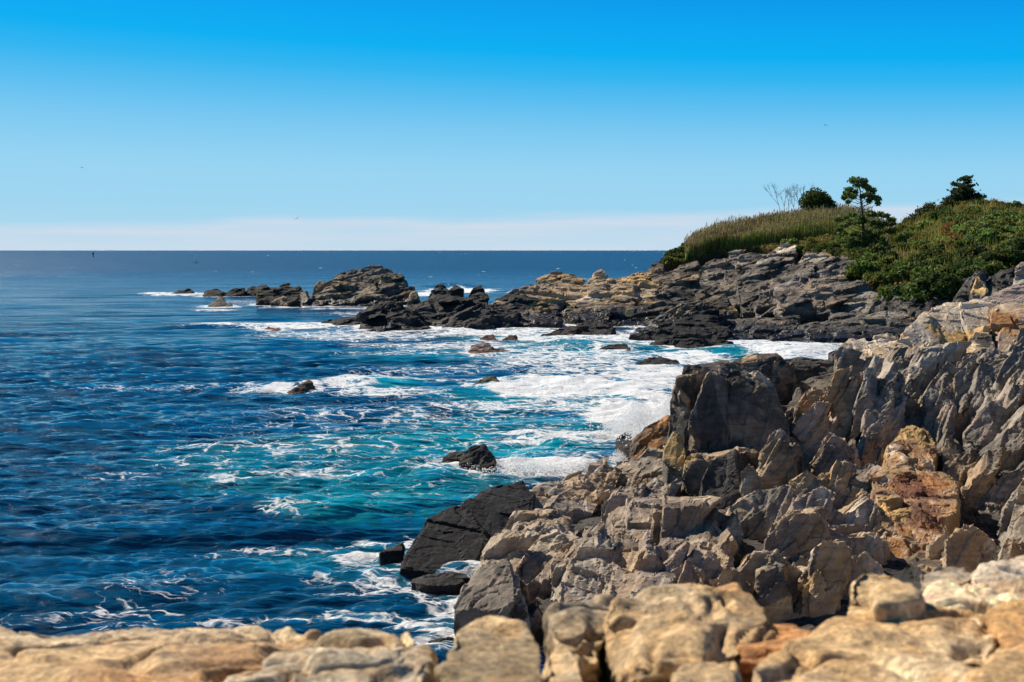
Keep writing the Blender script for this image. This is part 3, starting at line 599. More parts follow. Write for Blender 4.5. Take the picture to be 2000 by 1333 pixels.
far_rock('grey_cliff', 'high grey cliff with dark vertical cleft under the reeds', [
    (9, 10, '1350,590,156 1370,530,176 1420,505,186 1480,490,190 1490,540,171 1450,600,151 1380,620,146'),
    (9, 10, '1440,530,172 1500,500,182 1550,500,181 1560,560,157 1530,610,146 1450,620,146'),
    (9, 8, '1480,600,151 1490,545,166 1530,535,170 1530,600,153'),
    (9, 10, '1515,560,154 1545,525,166 1620,510,171 1670,500,172 1690,560,152 1640,600,141 1530,600,143 1522,590,146'),
    (9, 8, '1620,600,141 1640,555,153 1690,560,150 1735,590,141 1745,620,132 1700,635,128 1630,630,134'),
    (6, 8, '1640,512,172 1650,498,178 1700,500,176 1700,540,160'),
    (6, 6, '1500,495,187 1530,480,192 1560,482,190 1560,500,183'),
    (6, 6, '1560,510,176 1580,496,183 1640,486,186 1640,510,174'),
    (6, 8, '1400,510,189 1440,494,195 1500,490,195 1500,515,184'),
  ], [('grey', .3), ('slate', .3), ('pink', -.02), ('pale', -.1), ('dark', .15), ('tan', -.12)],
  spots=[(1400, 590, 155, 40, 'pink', .7), (1600, 505, 176, 40, 'pale', .9), (1535, 487, 189, 26, 'cream', .9), (1700, 590, 140, 45, 'pale', .7), (1690, 620, 131, 36, 'pale', .5), (1450, 500, 190, 50, 'pale', .5)], seed=40, R=basis(20, 12))
far_rock('shore_shelf', 'layered wet shelf along the waterline under the grey cliff', [
    (4, 8, '1350,655,128 1400,630,139 1480,620,142 1560,615,143 1560,650,128 1500,672,120 1420,675,119'),
    (4, 8, '1500,672,119 1540,640,130 1620,625,135 1720,620,135 1790,625,133 1790,660,121 1640,665,118 1560,675,117'),
    (4, 8, '1700,620,134 1780,600,140 1830,605,137 1830,650,122 1720,650,124'),
    (3, 5, '1740,600,141 1780,585,146 1810,590,144 1800,620,134 1750,620,135'),
  ], [('slate', .2), ('dark', .2), ('grey', .15), ('tan', -.3)], spots=[(1720, 617, 134, 50, 'pale', .6), (1640, 640, 128, 60, 'grey', .5)], wet=(.6, 1.6), seed=41, R=basis(10, 5), k=.7, vx=.13)
far_rock('black_ledge', 'glossy black ledge thrust out into the surf at mid right', [
    (3, 5, '1232,660,124 1290,645,130 1350,618,138 1400,605,142 1425,650,127 1425,680,117 1300,668,121'),
    (3, 5, '1262,672,118 1290,655,124 1380,660,121 1425,672,117 1420,690,113 1310,688,114'),
    (3, 4, '1300,690,112.5 1330,660,119 1390,668,117 1390,690,111.5'),
  ], [('black', .35), ('dark', .3)], spots=[(1372, 622, 134, 9, 'pale', .8)], wet=(-1, -.5), seed=42, k=.6, vx=.11, R=basis(14, 10))
far_rock('dark_shoal', 'low knobbly black shoal with foam around, in front of the golden ledges', [
    (2, 4, '1055,655,131 1090,645,135 1160,630,141 1200,640,138 1190,660,129 1100,660,129')], [('black', .2), ('dark', .3), ('rust', -.2)], vx=.12, seed=43, k=.45, wet=(-1, -.5))
far_rock('shadowed_bluff', 'shadowed bluff with a pointed tan slab below the thicket at right', [
    (9, 8, '1700,590,139 1760,560,147 1850,560,145 1890,575,140 1890,640,120 1780,640,122'),
    (9, 8, '1860,600,125 1880,540,142 1960,530,142 2090,520,142 2090,620,118 1880,620,120'),
    (6, 3, '1893,590,117 1912,525,131 1925,525,130.5 1930,585,117 1910,600,115'),
  ], [('dark', .2), ('slate', .2), ('grey', .1)], spots=[(1912, 560, 122, 24, 'gold', 1.0), (1925, 560, 122, 12, 'pale', .5)], wet=(.6, 1.6), seed=44, R=basis(60, 5), k=.7)
STEEP = 1.0
# ================================================================== SEA
def foam_grid():
    x0, x1, y0, y1, c = -70, 110, 18, 300, .25
    nx, ny = int((x1 - x0) / c), int((y1 - y0) / c)
    g = np.zeros((ny, nx), bool); r = np.concatenate(rock_rims)
    i = ((r[:, 0] - x0) / c).astype(int); j = ((r[:, 1] - y0) / c).astype(int); ok = (i >= 0) & (i < nx) & (j >= 0) & (j < ny); g[j[ok], i[ok]] = True
    d = np.where(g, 0, 99).astype(np.float32)
    for _ in range(16):
        e = d.copy()
        for sy, sx_, w in ((0, 1, 1), (0, -1, 1), (1, 0, 1), (-1, 0, 1), (1, 1, 1.41), (1, -1, 1.41), (-1, 1, 1.41), (-1, -1, 1.41)):
            e = np.minimum(e, np.roll(np.roll(d, sy, 0), sx_, 1) + w)
        d = e
    return (x0, y0, c, nx, ny, d * c)
FG = foam_grid()
def rim_dist(x, y):
    x0, y0, c, nx, ny, d = FG; fx = (x - x0) / c - .5; fy = (y - y0) / c - .5; i = np.floor(fx).astype(int); j = np.floor(fy).astype(int); ok = (i >= 0) & (i < nx - 1) & (j >= 0) & (j < ny - 1)
    r = np.full(len(x), 99., np.float32); i, j = i[ok], j[ok]; u = fx[ok] - i; v = fy[ok] - j
    r[ok] = (d[j, i] * (1 - u) + d[j, i + 1] * u) * (1 - v) + (d[j + 1, i] * (1 - u) + d[j + 1, i + 1] * u) * v; return r
ys = np.concatenate((np.array((488.6, 489.0, 489.4)), np.arange(489.9, 560, .7), np.arange(560, 1420, .85)))
vv = (ys - 488.5)
dist = FPX * H / vv; dist = dist[::-1]
cols = np.linspace(-1350, 1350, 1500)
DY, CX = np.meshgrid(dist, cols, indexing='ij')
x = (CX / FPX * DY).ravel(); y = DY.ravel()
gap = np.maximum(np.gradient(dist), 0)[:, None] * np.ones((1, len(cols))); gap = gap.ravel()
hz = np.zeros(len(x)); ox = np.zeros(len(x)); oy = np.zeros(len(x))
r5 = np.random.default_rng(5)
NW = 130
calm = .75 + .5 * (fbm(np.stack((x / 38, y / 60, 0 * x), 1), 2, 3))
near = y < 900
lam = np.exp(r5.uniform(math.log(.35), math.log(14), NW))
for L in lam:
    th = math.radians(-90 + 12 + r5.normal() * (18 if L > 4 else 30)); kx, ky = math.cos(th) * 2 * math.pi / L, math.sin(th) * 2 * math.pi / L
    slope = .010 if L > 5 else (.026 if L > 2 else .060); A = slope * L / (2 * math.pi)
    att = np.clip((L / gap - 2.2) / 2.5, 0, 1)
    m = (att > 0) & near
    if not m.any(): continue
    ph = kx * x[m] + ky * y[m] + r5.uniform(0, 6.28)
    a = A * att[m] * (calm[m] if L < 6 else 1)
    hz[m] += a * np.sin(ph); ox[m] += -a * .8 * math.cos(th) * np.cos(ph); oy[m] += -a * .8 * math.sin(th) * np.cos(ph)
# breakers and swells: (px, py, half width px, half depth px, height m)
for (px, py, rx, ry, h) in [(1080, 748, 130, 9, .40), (1230, 765, 130, 10, .25), (1080, 902, 120, 14, .14), (1060, 868, 110, 14, .35), (1270, 800, 60, 26, .1), (700, 752, 110, 12, .35), (850, 640, 160, 8, .4),
                            (1150, 680, 120, 9, .5), (1500, 688, 130, 9, .5), (640, 870, 220, 15, .35), (820, 925, 130, 16, .4), (880, 560, 60, 4, .8), (450, 640, 110, 4, .35), (840, 1120, 90, 12, .2), (560, 1000, 260, 18, .25)]:
    c = WP(px, py); a = rx * c[1] / FPX; b = abs(WP(px, py - ry)[1] - WP(px, py + ry)[1]) / 2
    u = (x - c[0]) / a; v = (y - c[1]) / b; v = v + .25 * np.sin(u * 5)
    hz += h * np.exp(-u * u - v * v * np.where(v < 0, 2.2, .7)) * (.75 + .5 * vnoise(np.stack((x * .9, y * .9, 0 * x), 1), 8))
PAT = []  # foam patches: px, py, half width, half height, density
for l in '''1450,668,260,13,1.0 1560,690,150,14,1.0 1300,735,180,30,.95 1200,760,230,18,1.0 1060,760,120,16,1.15 1000,795,260,16,.62 1220,810,110,34,1.2 1290,790,50,40,1.3 1200,850,70,12,1.1 1080,852,190,12,.95
1020,868,120,7,.8 1120,700,230,22,.72 1150,660,190,16,.85 1000,648,170,14,.8 900,675,230,8,.62 800,690,160,7,.5 860,640,120,10,.95 620,636,230,8,.95 480,637,140,5,.85 430,634,80,4,.7 700,655,220,10,.65 700,612,90,5,.5
540,760,42,9,1.1 490,762,60,7,.6 690,752,70,9,1.0 760,765,130,10,.85 820,745,180,7,.6 1040,915,150,16,1.2 1120,910,80,12,1.2 900,915,60,14,.85 870,925,90,8,.6
700,880,210,11,.52 560,880,160,10,.50 420,880,120,9,.42 380,905,120,14,.42 620,925,140,12,.50 430,935,70,10,.62 740,970,130,12,.62 620,975,90,9,.5 460,965,100,8,.45 560,1005,90,14,.46 250,930,90,14,.42
600,1065,190,10,.50 440,1080,60,16,.48 540,1070,60,8,.5 700,1095,60,34,.58 760,1130,90,18,.60 860,1140,90,14,.66 900,1150,60,10,.7 690,1150,120,14,.45 640,1130,90,10,.4 720,1060,50,12,.6 870,1165,90,12,.6 700,1210,200,9,.58 840,1225,90,10,.6
480,1215,140,9,.45 300,1150,160,30,.30 200,1200,200,30,.30 300,760,160,8,.34 430,755,110,6,.46 350,575,80,3,.9 300,573,30,2,.8 420,606,60,3,.7 480,590,90,5,.4 900,568,80,5,1.2 830,575,40,5,1.0 690,603,120,3,.6
560,600,60,3,.5 1100,790,140,12,.7 900,820,200,12,.50 720,810,180,12,.45 560,830,160,10,.36 1350,700,90,14,.9 1120,725,160,10,.6 950,720,160,8,.45 800,725,140,8,.35 1180,930,50,8,.8 640,905,120,5,.5 960,650,60,8,.9'''.split():
    PAT.append(tuple(float(q) for q in l.split(',')))
def patches(lst, wob=.35):
    D = np.zeros(len(x), np.float32)
    w1 = fbm(np.stack((x * .35, y * .22, 0 * x), 1), 3, 21); w2 = fbm(np.stack((x * 1.2, y * .8, 0 * x), 1), 3, 22)
    for (px, py, rx, ry, k) in lst:
        c = WP(px, py); a = rx * c[1] / FPX; b = abs(WP(px, py - ry)[1] - WP(px, py + ry)[1]) / 2
        m = (np.abs(x - c[0]) < 2 * a + 2) & (np.abs(y - c[1]) < 2 * b + 3)
        u = (x[m] - c[0]) / a; v = (y[m] - c[1]) / b
        r = np.sqrt(u * u + v * v) + wob * w1[m] + .2 * w2[m]
        D[m] = np.maximum(D[m], k * (1 - sstep(.45, 1.25, r)))
    return D
D = patches(PAT) * .90
rd = rim_dist(x, y)
D = np.maximum(D, (.84 - .28 * (y < 46)) * np.exp(-(rd / (.3 + y / 170)) ** 2) * (.6 + .55 * vnoise(np.stack((x * .6, y * .6, 0 * x), 1), 12)))
D = np.maximum(D, .26 * sstep(25, 5, np.abs(y - 62)) * sstep(-22, 0, x) + 0)
# scattered whitecaps far out
wc = vnoise(np.stack((x / 5, y / 14, 0 * x), 1), 31) * vnoise(np.stack((x / 2.2, y / 5, 0 * x), 1), 32)
D = np.maximum(D, np.where(y > 190, .75 * sstep(.76, .86, wc), 0))
T = patches([(820, 860, 220, 22, 1.0), (840, 880, 260, 40, .75), (1020, 880, 170, 22, .9), (730, 975, 190, 26, .9), (1000, 830, 260, 34, .6), (650, 1000, 170, 20, .7), (760, 752, 80, 12, .9), (1080, 770, 260, 36, .7), (1230, 820, 90, 40, 1.0), (1450, 690, 250, 22, .8),
             (1130, 680, 230, 26, .7), (780, 945, 300, 60, .6), (540, 925, 260, 50, .45), (1020, 660, 190, 18, .6), (1000, 940, 130, 10, .5), (830, 960, 90, 14, .9), (600, 900, 330, 50, .45), (900, 690, 260, 16, .45), (650, 1090, 200, 40, .3), (1300, 745, 150, 28, .6)], .3)
hz += D * .05 * fbm(np.stack((x * 3, y * 3, 0 * x), 1), 3, 14) * (y < 140) + np.clip(D - .8, 0, 1) * .22 * (fbm(np.stack((x * 2, y * 1.6, 0 * x), 1), 4, 15) + .6) * (y < 160)
co = np.stack((x + ox, y + oy, hz), 1)
nr, nc = len(dist), len(cols); idx = np.arange(nr * nc).reshape(nr, nc)
f = np.stack((idx[:-1, :-1], idx[:-1, 1:], idx[1:, 1:], idx[1:, :-1]), -1).reshape(-1, 4)
me = mesh_np('sea', co, f, True)
set_f(me, 'foam', D); set_f(me, 'aer', T)
mw = bpy.data.materials.new('sea_water'); mw.use_nodes = True; t = mw.node_tree; b = t.nodes['Principled BSDF']
g = N(t, 'ShaderNodeNewGeometry'); pos = g.outputs['Position']; aF = N(t, 'ShaderNodeAttribute', attribute_name='foam'); aT = N(t, 'ShaderNodeAttribute', attribute_name='aer')
def noise(t, vec, sc, det=5, rough=.55, dist_=0, scale3=None, ty=None):
    if scale3:
        mp = N(t, 'ShaderNodeMapping'); mp.inputs['Scale'].default_value = scale3; t.links.new(vec, mp.inputs[0]); vec = mp.outputs[0]
    n = N(t, 'ShaderNodeTexNoise'); n.inputs['Scale'].default_value = sc; n.inputs['Detail'].default_value = det; n.inputs['Roughness'].default_value = rough; n.inputs['Distortion'].default_value = dist_
    t.links.new(vec, n.inputs[0]); return n
# lacy foam pattern
wa = noise(t, pos, .5, 3); wv = N(t, 'ShaderNodeVectorMath', operation='MULTIPLY_ADD'); t.links.new(wa.outputs['Color'], wv.inputs[0]); wv.inputs[1].default_value = (3.2, 2.4, 0); t.links.new(pos, wv.inputs[2])
fl = N(t, 'ShaderNodeMapping'); fl.inputs['Scale'].default_value = (.62, 1.2, 0); fl.inputs['Rotation'].default_value = (0, 0, .15); t.links.new(wv.outputs[0], fl.inputs[0])
vo = N(t, 'ShaderNodeTexVoronoi', feature='DISTANCE_TO_EDGE'); vo.inputs['Scale'].default_value = 1.1; t.links.new(fl.outputs[0], vo.inputs[0])
vo2 = N(t, 'ShaderNodeTexVoronoi', feature='DISTANCE_TO_EDGE'); vo2.inputs['Scale'].default_value = 3.7; t.links.new(fl.outputs[0], vo2.inputs[0])
e1 = math_(t, 'MULTIPLY_ADD', vo.outputs['Distance'], -2.6, 1.0, clamp=True); e2 = math_(t, 'MULTIPLY_ADD', vo2.outputs['Distance'], -3.2, 1.0, clamp=True)
fn = noise(t, pos, 1.0, 9, .72, .8, (.45, 1.1, .5)); fn2 = noise(t, pos, 6.0, 6, .7, .8)
sq1 = math_(t, 'POWER', e1, 2.0); sq2 = math_(t, 'POWER', e2, 2.0)
pat = math_(t, 'MULTIPLY_ADD', sq1, .42, math_(t, 'MULTIPLY_ADD', sq2, .26, math_(t, 'MULTIPLY_ADD', fn.outputs[0], .75, math_(t, 'MULTIPLY', fn2.outputs[0], .40))))
thr = math_(t, 'MULTIPLY_ADD', aF.outputs['Fac'], -.66, 1.19)
fm = math_(t, 'MULTIPLY', math_(t, 'SUBTRACT', pat, thr), 4.6, clamp=True)
gate = math_(t, 'MULTIPLY', aF.outputs['Fac'], 6.0, clamp=True); fm = math_(t, 'MULTIPLY', fm, gate)
# water body colour
big = noise(t, pos, .06, 3, .5, 0, (1, .6, 1))
deep = mixc(t, big.outputs[0], (.0008, .036, .080), (.0016, .076, .175))
aer = math_(t, 'MULTIPLY', aT.outputs['Fac'], math_(t, 'MULTIPLY_ADD', fn.outputs[0], 1.6, .1), clamp=True)
body = mixc(t, aer, deep, (.005, .32, .38))
milk = math_(t, 'MULTIPLY', math_(t, 'MULTIPLY_ADD', aF.outputs['Fac'], 1.1, -.35, clamp=True), .55)
body = mixc(t, milk, body, (.12, .42, .52))
t.links.new(body, b.inputs['Base Color']); b.inputs['IOR'].default_value = 1.33; b.inputs['Specular IOR Level'].default_value = .5
# roughness grows with distance from land waves that the mesh no longer resolves
sy = N(t, 'ShaderNodeSeparateXYZ'); t.links.new(pos, sy.inputs[0])
far = N(t, 'ShaderNodeMapRange'); t.links.new(sy.outputs[1], far.inputs[0]); far.inputs[1].default_value = 60; far.inputs[2].default_value = 600; far.inputs[3].default_value = .06; far.inputs[4].default_value = .36
t.links.new(far.outputs[0], b.inputs['Roughness'])
w1 = noise(t, pos, 1.6, 6, .62, .3, (.45, 1.4, 1)); w2 = noise(t, pos, .35, 5, .62, .2, (.35, 1.3, 1)); w3 = noise(t, pos, .06, 6, .62, .2, (.25, 1.0, 1))
hh = math_(t, 'MULTIPLY_ADD', w1.outputs[0], .26, math_(t, 'MULTIPLY_ADD', w2.outputs[0], .55, math_(t, 'MULTIPLY', w3.outputs[0], 6.5)))
bp = N(t, 'ShaderNodeBump'); bp.inputs['Distance'].default_value = 1.0; bp.inputs['Strength'].default_value = .9; t.links.new(hh, bp.inputs['Height']); t.links.new(bp.outputs[0], b.inputs['Normal'])
fo = N(t, 'ShaderNodeBsdfPrincipled'); fo.inputs['Base Color'].default_value = (.93, .95, .96, 1); fo.inputs['Roughness'].default_value = .9; fo.inputs['Specular IOR Level'].default_value = .1
bf = N(t, 'ShaderNodeBump'); bf.inputs['Distance'].default_value = .14; t.links.new(math_(t, 'ADD', fn.outputs[0], fn2.outputs[0]), bf.inputs['Height']); t.links.new(bf.outputs[0], fo.inputs['Normal'])
mx = N(t, 'ShaderNodeMixShader'); t.links.new(fm, mx.inputs[0]); t.links.new(b.outputs[0], mx.inputs[1]); t.links.new(fo.outputs[0], mx.inputs[2]); t.links.new(mx.outputs[0], t.nodes['Material Output'].inputs[0])
sea = link('sea', me, mw); tag(sea, 'deep blue sea with white and turquoise foam around the rocks', 'sea', None, 'structure')
# ================================================================== FOREGROUND GRANITE
def add_boulder(name, label, blocks, mix, spots=(), seed=0, deg=14, groove=1.0, yaw=25, it=5, vx=.018):
    me = mass(blocks, vx, it, .6); me.name = name; p = verts(me).copy(); n = norms(me).copy(); R = basis(deg, yaw)
    w = np.stack([fbm(p * 1.3 + 20 * i + seed, 2, 60 + i) for i in range(3)], 1) * .35; q = (p + w) @ R.T
    g1 = np.abs(fbm(q * np.array((.35, .6, 3.2)) + seed, 3, 66)); g2 = np.abs(fbm(q * np.array((.8, 1.2, 8.0)) + seed, 3, 67))
    d = .035 * fbm(p * 1.1 + seed, 3, 68) + .06 * (1 - 2.2 * np.abs(fbm(q * np.array((.35, .6, 2.2)) + seed, 2, 72))) + .035 * fbm(p * 4.2, 3, 69) + .012 * fbm(p * 11, 3, 71, .6) + .008 * fbm(p * 26, 3, 70, .7)
    d -= groove * (.10 * (1 - sstep(0, .06, g1)) + .045 * (1 - sstep(0, .13, g2)))
    d -= .045; p += n * d[:, None]; me.vertices.foreach_set('co', p.astype(np.float32).ravel()); me.update()
    sc = np.stack([fbm(p * 1.1 + 9.1 * i + seed, 4, seed + 5 * i) * 1.3 + fbm(q * np.array((1, 1, 7.)) + i, 3, seed + 9 * i) * .5 + b for i, (k, b) in enumerate(mix)], 1) * 4
    sc -= sc.max(1, keepdims=True); wt = np.exp(sc); wt /= wt.sum(1, keepdims=True); col = wt @ np.stack([GP[k] for k, _ in mix])
    for (px, py, dd_, r, k, st) in spots:
        c = W(px, py, dd_); rr = r * dd_ / FPX; dd = np.sqrt(((p - c) ** 2).sum(1)) / rr + .5 * fbm(p * 3, 3, seed)
        col = lerp(col, GP[k][None, :] * np.ones((len(p), 1)), (1 - sstep(.6, 1.2, dd)) * st)
    col *= ((1 + .7 * fbm(p * 15, 3, seed + 3, .8)) * (1 + .4 * fbm(q * np.array((1.5, 1.5, 9)), 3, seed + 4)))[:, None]; col = lerp(col, GP['ochre'][None, :] * np.ones((len(p), 1)), .6 * sstep(.1, .5, fbm(p * 9, 3, seed + 8)))
    set_col(me, 'col', np.concatenate((np.clip(col, .01, .8), np.ones((len(p), 1))), 1)); set_f(me, 'wet', np.zeros(len(p)))
    me.polygons.foreach_set('use_smooth', np.full(len(me.polygons), True))
    o = link(name, me, M_bould); tag(o, label, 'boulder'); print(name, len(p)); return o
GP = {k: np.array(v) for k, v in dict(cream=(.74, .57, .35), tan=(.60, .40, .19), ochre=(.50, .29, .11), orange=(.56, .27, .09), grey=(.38, .32, .235), olive=(.26, .19, .10), pale=(.74, .62, .48), pink=(.62, .40, .30), rust=(.42, .17, .06)).items()}
MF = [('cream', .1), ('tan', .2), ('ochre', .0), ('grey', -.1)]
add_boulder('granite_slab', 'long low tan and orange slab with wavy grooves in the bottom left corner', [
    (1.2, .8, '-90,1240,6.6 0,1232,6.8 150,1227,6.9 190,1240,6.6 330,1232,6.8 450,1218,7.1 600,1215,7.1 690,1236,6.7 560,1290,5.8 380,1345,5.1 -90,1400,4.6'),
  ], MF, [(250, 1310, 5.3, 220, 'orange', .7), (480, 1280, 5.9, 120, 'orange', .5), (100, 1250, 6.4, 120, 'cream', .6)], 101)
add_boulder('grooved_boulder', 'tan boulder with folded grooves between the long slab and the round boulder', [
    (1.2, .6, '400,1350,5.0 520,1290,5.7 620,1246,6.4 700,1226,6.7 800,1226,6.6 842,1275,6 840,1350,5.1'),
  ], [('tan', .2), ('cream', .1), ('grey', .1), ('olive', -.1)], [], 102, 20)
add_boulder('front_lump', 'rounded tan lump at the bottom edge in front of the grooved boulder', [
    (1, .5, '540,1350,4.85 570,1300,5.2 640,1262,5.5 760,1250,5.65 835,1296,5.25 835,1350,4.85')], [('tan', .2), ('cream', .1), ('grey', .0)], [], 103, 18)
add_boulder('round_boulder', 'smooth round boulder with a shaded right face, left of the upright stone', [
    (1.4, .7, '833,1350,5.0 858,1275,5.6 885,1228,6 955,1201,6.3 1030,1212,6.2 1072,1250,5.9 1070,1350,5.0')], [('tan', .2), ('grey', .1), ('olive', .1)], [(960, 1215, 6.2, 80, 'tan', .8)], 104, 10, .4)
add_boulder('upright_stone', 'upright brown stone with two knobs beside the largest boulder', [
    (1.2, .5, '1068,1198,6.2 1092,1182,6.3 1140,1180,6.4 1160,1220,6 1140,1290,5.5 1080,1290,5.4 1066,1240,5.8'),
    (1.2, .5, '1135,1172,6.5 1165,1160,6.7 1205,1164,6.7 1212,1200,6.3 1180,1290,5.7 1140,1290,5.6')], [('tan', .1), ('olive', .2), ('grey', .1)], [], 105, 60, .6)
add_boulder('small_stone', 'small narrow stone at the bottom edge under the upright stone', [
    (1, .5, '1035,1350,4.8 1050,1275,5.2 1078,1246,5.4 1112,1243,5.4 1150,1272,5.2 1168,1350,4.8')], [('tan', .2), ('olive', .2), ('grey', .0)], [(1050, 1300, 5, 40, 'cream', .7)], 106, 60, .4)
add_boulder('large_boulder', 'largest foreground boulder, tan with a lit crest and shaded curved front', [
    (1.5, .8, '1166,1205,6 1190,1172,6.3 1270,1148,6.6 1370,1142,6.7 1425,1155,6.6 1440,1230,6 1400,1350,5.2 1230,1350,5.1 1180,1290,5.4'),
    (1.3, .6, '1395,1146,6.8 1440,1139,6.8 1500,1178,6.5 1515,1240,6 1420,1285,5.6 1380,1200,6.2'),
    (1, .4, '1205,1235,5.7 1250,1190,5.9 1340,1180,5.9 1400,1230,5.6 1380,1320,5.1 1240,1320,5.0')], [('tan', .3), ('ochre', .1), ('grey', -.1), ('olive', -.05)], [(1420, 1165, 6.7, 60, 'orange', .6), (1280, 1160, 6.5, 90, 'cream', .5)], 107, 25, .8)
add_boulder('rusty_stone', 'rough orange brown stone wedged between the largest boulder and the broad slab', [
    (1, .5, '1440,1243,6 1500,1214,6.3 1565,1212,6.3 1598,1236,6 1500,1290,5.5 1430,1290,5.5')], [('orange', .3), ('rust', .0), ('ochre', .1)], [], 108, 20, .6)
add_boulder('broad_slab', 'broad speckled ochre slab with lengthwise grooves at the bottom right', [
    (1.3, .8, '1420,1350,4.75 1450,1288,5.2 1520,1246,5.6 1640,1198,6.1 1760,1174,6.4 1900,1184,6.2 1972,1250,5.7 1975,1350,4.8')], [('ochre', .25), ('tan', .25), ('cream', .05), ('orange', -.05)], [(1550, 1300, 5.1, 130, 'cream', .4)], 109, 12, 1.0, it=20)
add_boulder('low_stone', 'low tan stone at the bottom edge touching the left end of the broad slab', [
    (1, .5, '1303,1350,4.7 1312,1310,4.95 1350,1290,5.1 1440,1282,5.15 1470,1350,4.7')], [('tan', .3), ('cream', .15)], [], 110, 12, .6)
add_boulder('block_stone', 'squarish brown block with a shaded face, topmost left of the right hand stones', [
    (1.3, .7, '1645,1118,7 1672,1095,7.2 1740,1096,7.2 1790,1130,6.9 1780,1180,6.4 1700,1205,6.2 1650,1195,6.3')], [('tan', .3), ('olive', .1), ('grey', .0)], [(1670, 1110, 7, 40, 'cream', .6)], 111, 15, .5)
add_boulder('pale_stone', 'small pale rounded stone resting in front of the squarish block', [
    (.8, .4, '1706,1150,6.4 1730,1133,6.5 1785,1138,6.4 1800,1170,6.1 1715,1182,6.0')], [('cream', .2), ('tan', .1)], [], 112, 10, .3)
add_boulder('flat_stone', 'flat grey brown stone behind, between the squarish block and the whitish boulder', [
    (1, .7, '1785,1104,7.4 1828,1090,7.6 1895,1091,7.6 1925,1112,7.3 1860,1150,6.9 1790,1145,6.9')], [('grey', .3), ('tan', .1)], [], 113, 8, .4)
add_boulder('whitish_boulder', 'whitish rounded boulder rising at the right edge of the foreground', [
    (1.5, .9, '1895,1125,7.1 1945,1090,7.5 2090,1062,7.8 2090,1150,7 1905,1180,6.6')], [('cream', .3), ('pale', .0), ('tan', .05), ('pink', -.1)], [], 114, 12, .4)
add_boulder('pinkish_slab', 'pinkish tan slab running under the whitish boulder to the right edge', [
    (1.2, .7, '1775,1168,6.5 1850,1136,6.8 1980,1128,6.9 2090,1138,6.8 2090,1235,6 1960,1232,5.9 1850,1190,6.2')], [('cream', .2), ('pink', .1), ('tan', .15)], [(1800, 1155, 6.5, 50, 'pink', .7)], 115, 12, .9)
add_boulder('speckled_boulder', 'speckled orange boulder at the right edge just above the bottom corner stone', [
    (1.2, .6, '1925,1200,6.0 1990,1168,6.2 2090,1160,6.3 2090,1290,5.3 1975,1275,5.4')], [('ochre', .2), ('tan', .2), ('orange', .0)], [], 116, 12, .7)
add_boulder('corner_boulder', 'orange brown boulder cut off by the bottom right corner', [
    (1, .5, '1878,1350,4.65 1900,1305,4.95 1960,1270,5.2 2090,1254,5.3 2090,1350,4.65')], [('ochre', .2), ('orange', .05), ('tan', .1)], [], 117, 15, .8)
# bedrock that carries the boulders and the camera
gx, gy = np.meshgrid(np.linspace(-30, 44, 300), np.linspace(-22, 24, 190)); gx = gx.ravel(); gy = gy.ravel(); P0 = np.stack((gx, gy, 0 * gx), 1)
gz = 6.30 - .02 * np.abs(gy) + .12 * fbm(P0 * .5, 4, 3) - 9 * sstep(7.0, 15.0, gy + 1.2 * fbm(P0 * .25, 3, 4)) - .28 * sstep(5.0, 7.3, gy) + .07 * fbm(P0 * 3, 3, 9)
ii = np.arange(len(gx)).reshape(190, 300); fg = np.stack((ii[:-1, :-1], ii[:-1, 1:], ii[1:, 1:], ii[1:, :-1]), -1).reshape(-1, 4)
me = mesh_np('ground', np.stack((gx, gy, gz), 1), fg, True); set_f(me, 'wet', 0 * gx)
k_ = (1 + .6 * fbm(P0 * 2, 4, 8)); set_col(me, 'col', np.stack((.50 * k_, .36 * k_, .21 * k_, 1 + 0 * gx), 1)); tag(link('ground', me, M_bould), 'tan bedrock under the foreground boulders', 'ground', None, 'structure')

# ================================================================== HILL AND VEGETATION
ST = np.array([(1296, 517, 188, 514, 193), (1340, 512, 190, 487, 198), (1400, 493, 194, 466, 204), (1480, 486, 193, 452, 208), (1560, 490, 187, 441, 210), (1640, 497, 178, 436, 210), (1690, 540, 155, 437, 206),
               (1740, 595, 139, 452, 196), (1800, 590, 137, 430, 190), (1860, 560, 138, 408, 185), (1920, 540, 140, 403, 180), (2000, 520, 142, 412, 176), (2130, 505, 142, 405, 176), (2300, 505, 142, 410, 176)], float)
def hill(px, v):
    fy, fd, cy, cdp = (np.interp(px, ST[:, 0], ST[:, k]) for k in (1, 2, 3, 4))
    a = np.stack(wxyz(px, fy, fd), 1); b = np.stack(wxyz(px, cy, cdp), 1); vv_ = np.clip(v, 0, 1)
    r = a + (b - a) * vv_[:, None]; r[:, 2] += np.sin(vv_ * math.pi) * .10 * np.abs(b[:, 2] - a[:, 2]) + .5 * fbm(r * .25, 2, 6) * np.sin(vv_ * math.pi)
    ov = np.clip(v - 1, 0, 9); r[:, 1] += ov * 60; r[:, 2] -= ov * ov * 26
    un = np.clip(-v, 0, 1); r[:, 1] += un * 3; r[:, 2] -= un * 8
    return r
def wxyz(px, py, d):
    u = (px - 1000) / FPX * d; v = (666.5 - py) / FPX * d
    return u, d * cp + v * sp, H - d * sp + v * cp
pu, pv = np.meshgrid(np.linspace(1296, 2300, 160), np.concatenate((np.linspace(-.6, 0, 5)[:-1], np.linspace(0, 1, 30), np.linspace(1.03, 2, 16)))); sh = pu.shape
hp = hill(pu.ravel(), pv.ravel()); ii = np.arange(hp.shape[0]).reshape(sh); fh = np.stack((ii[:-1, :-1], ii[:-1, 1:], ii[1:, 1:], ii[1:, :-1]), -1).reshape(-1, 4)
M_soil = simple('hill_soil', (.05, .045, .02), .95, .4, 1.5)
tag(link('hill', mesh_np('hill', hp, fh, True), M_soil), 'brown soil of the overgrown hill on the headland', 'hill', None, 'structure')

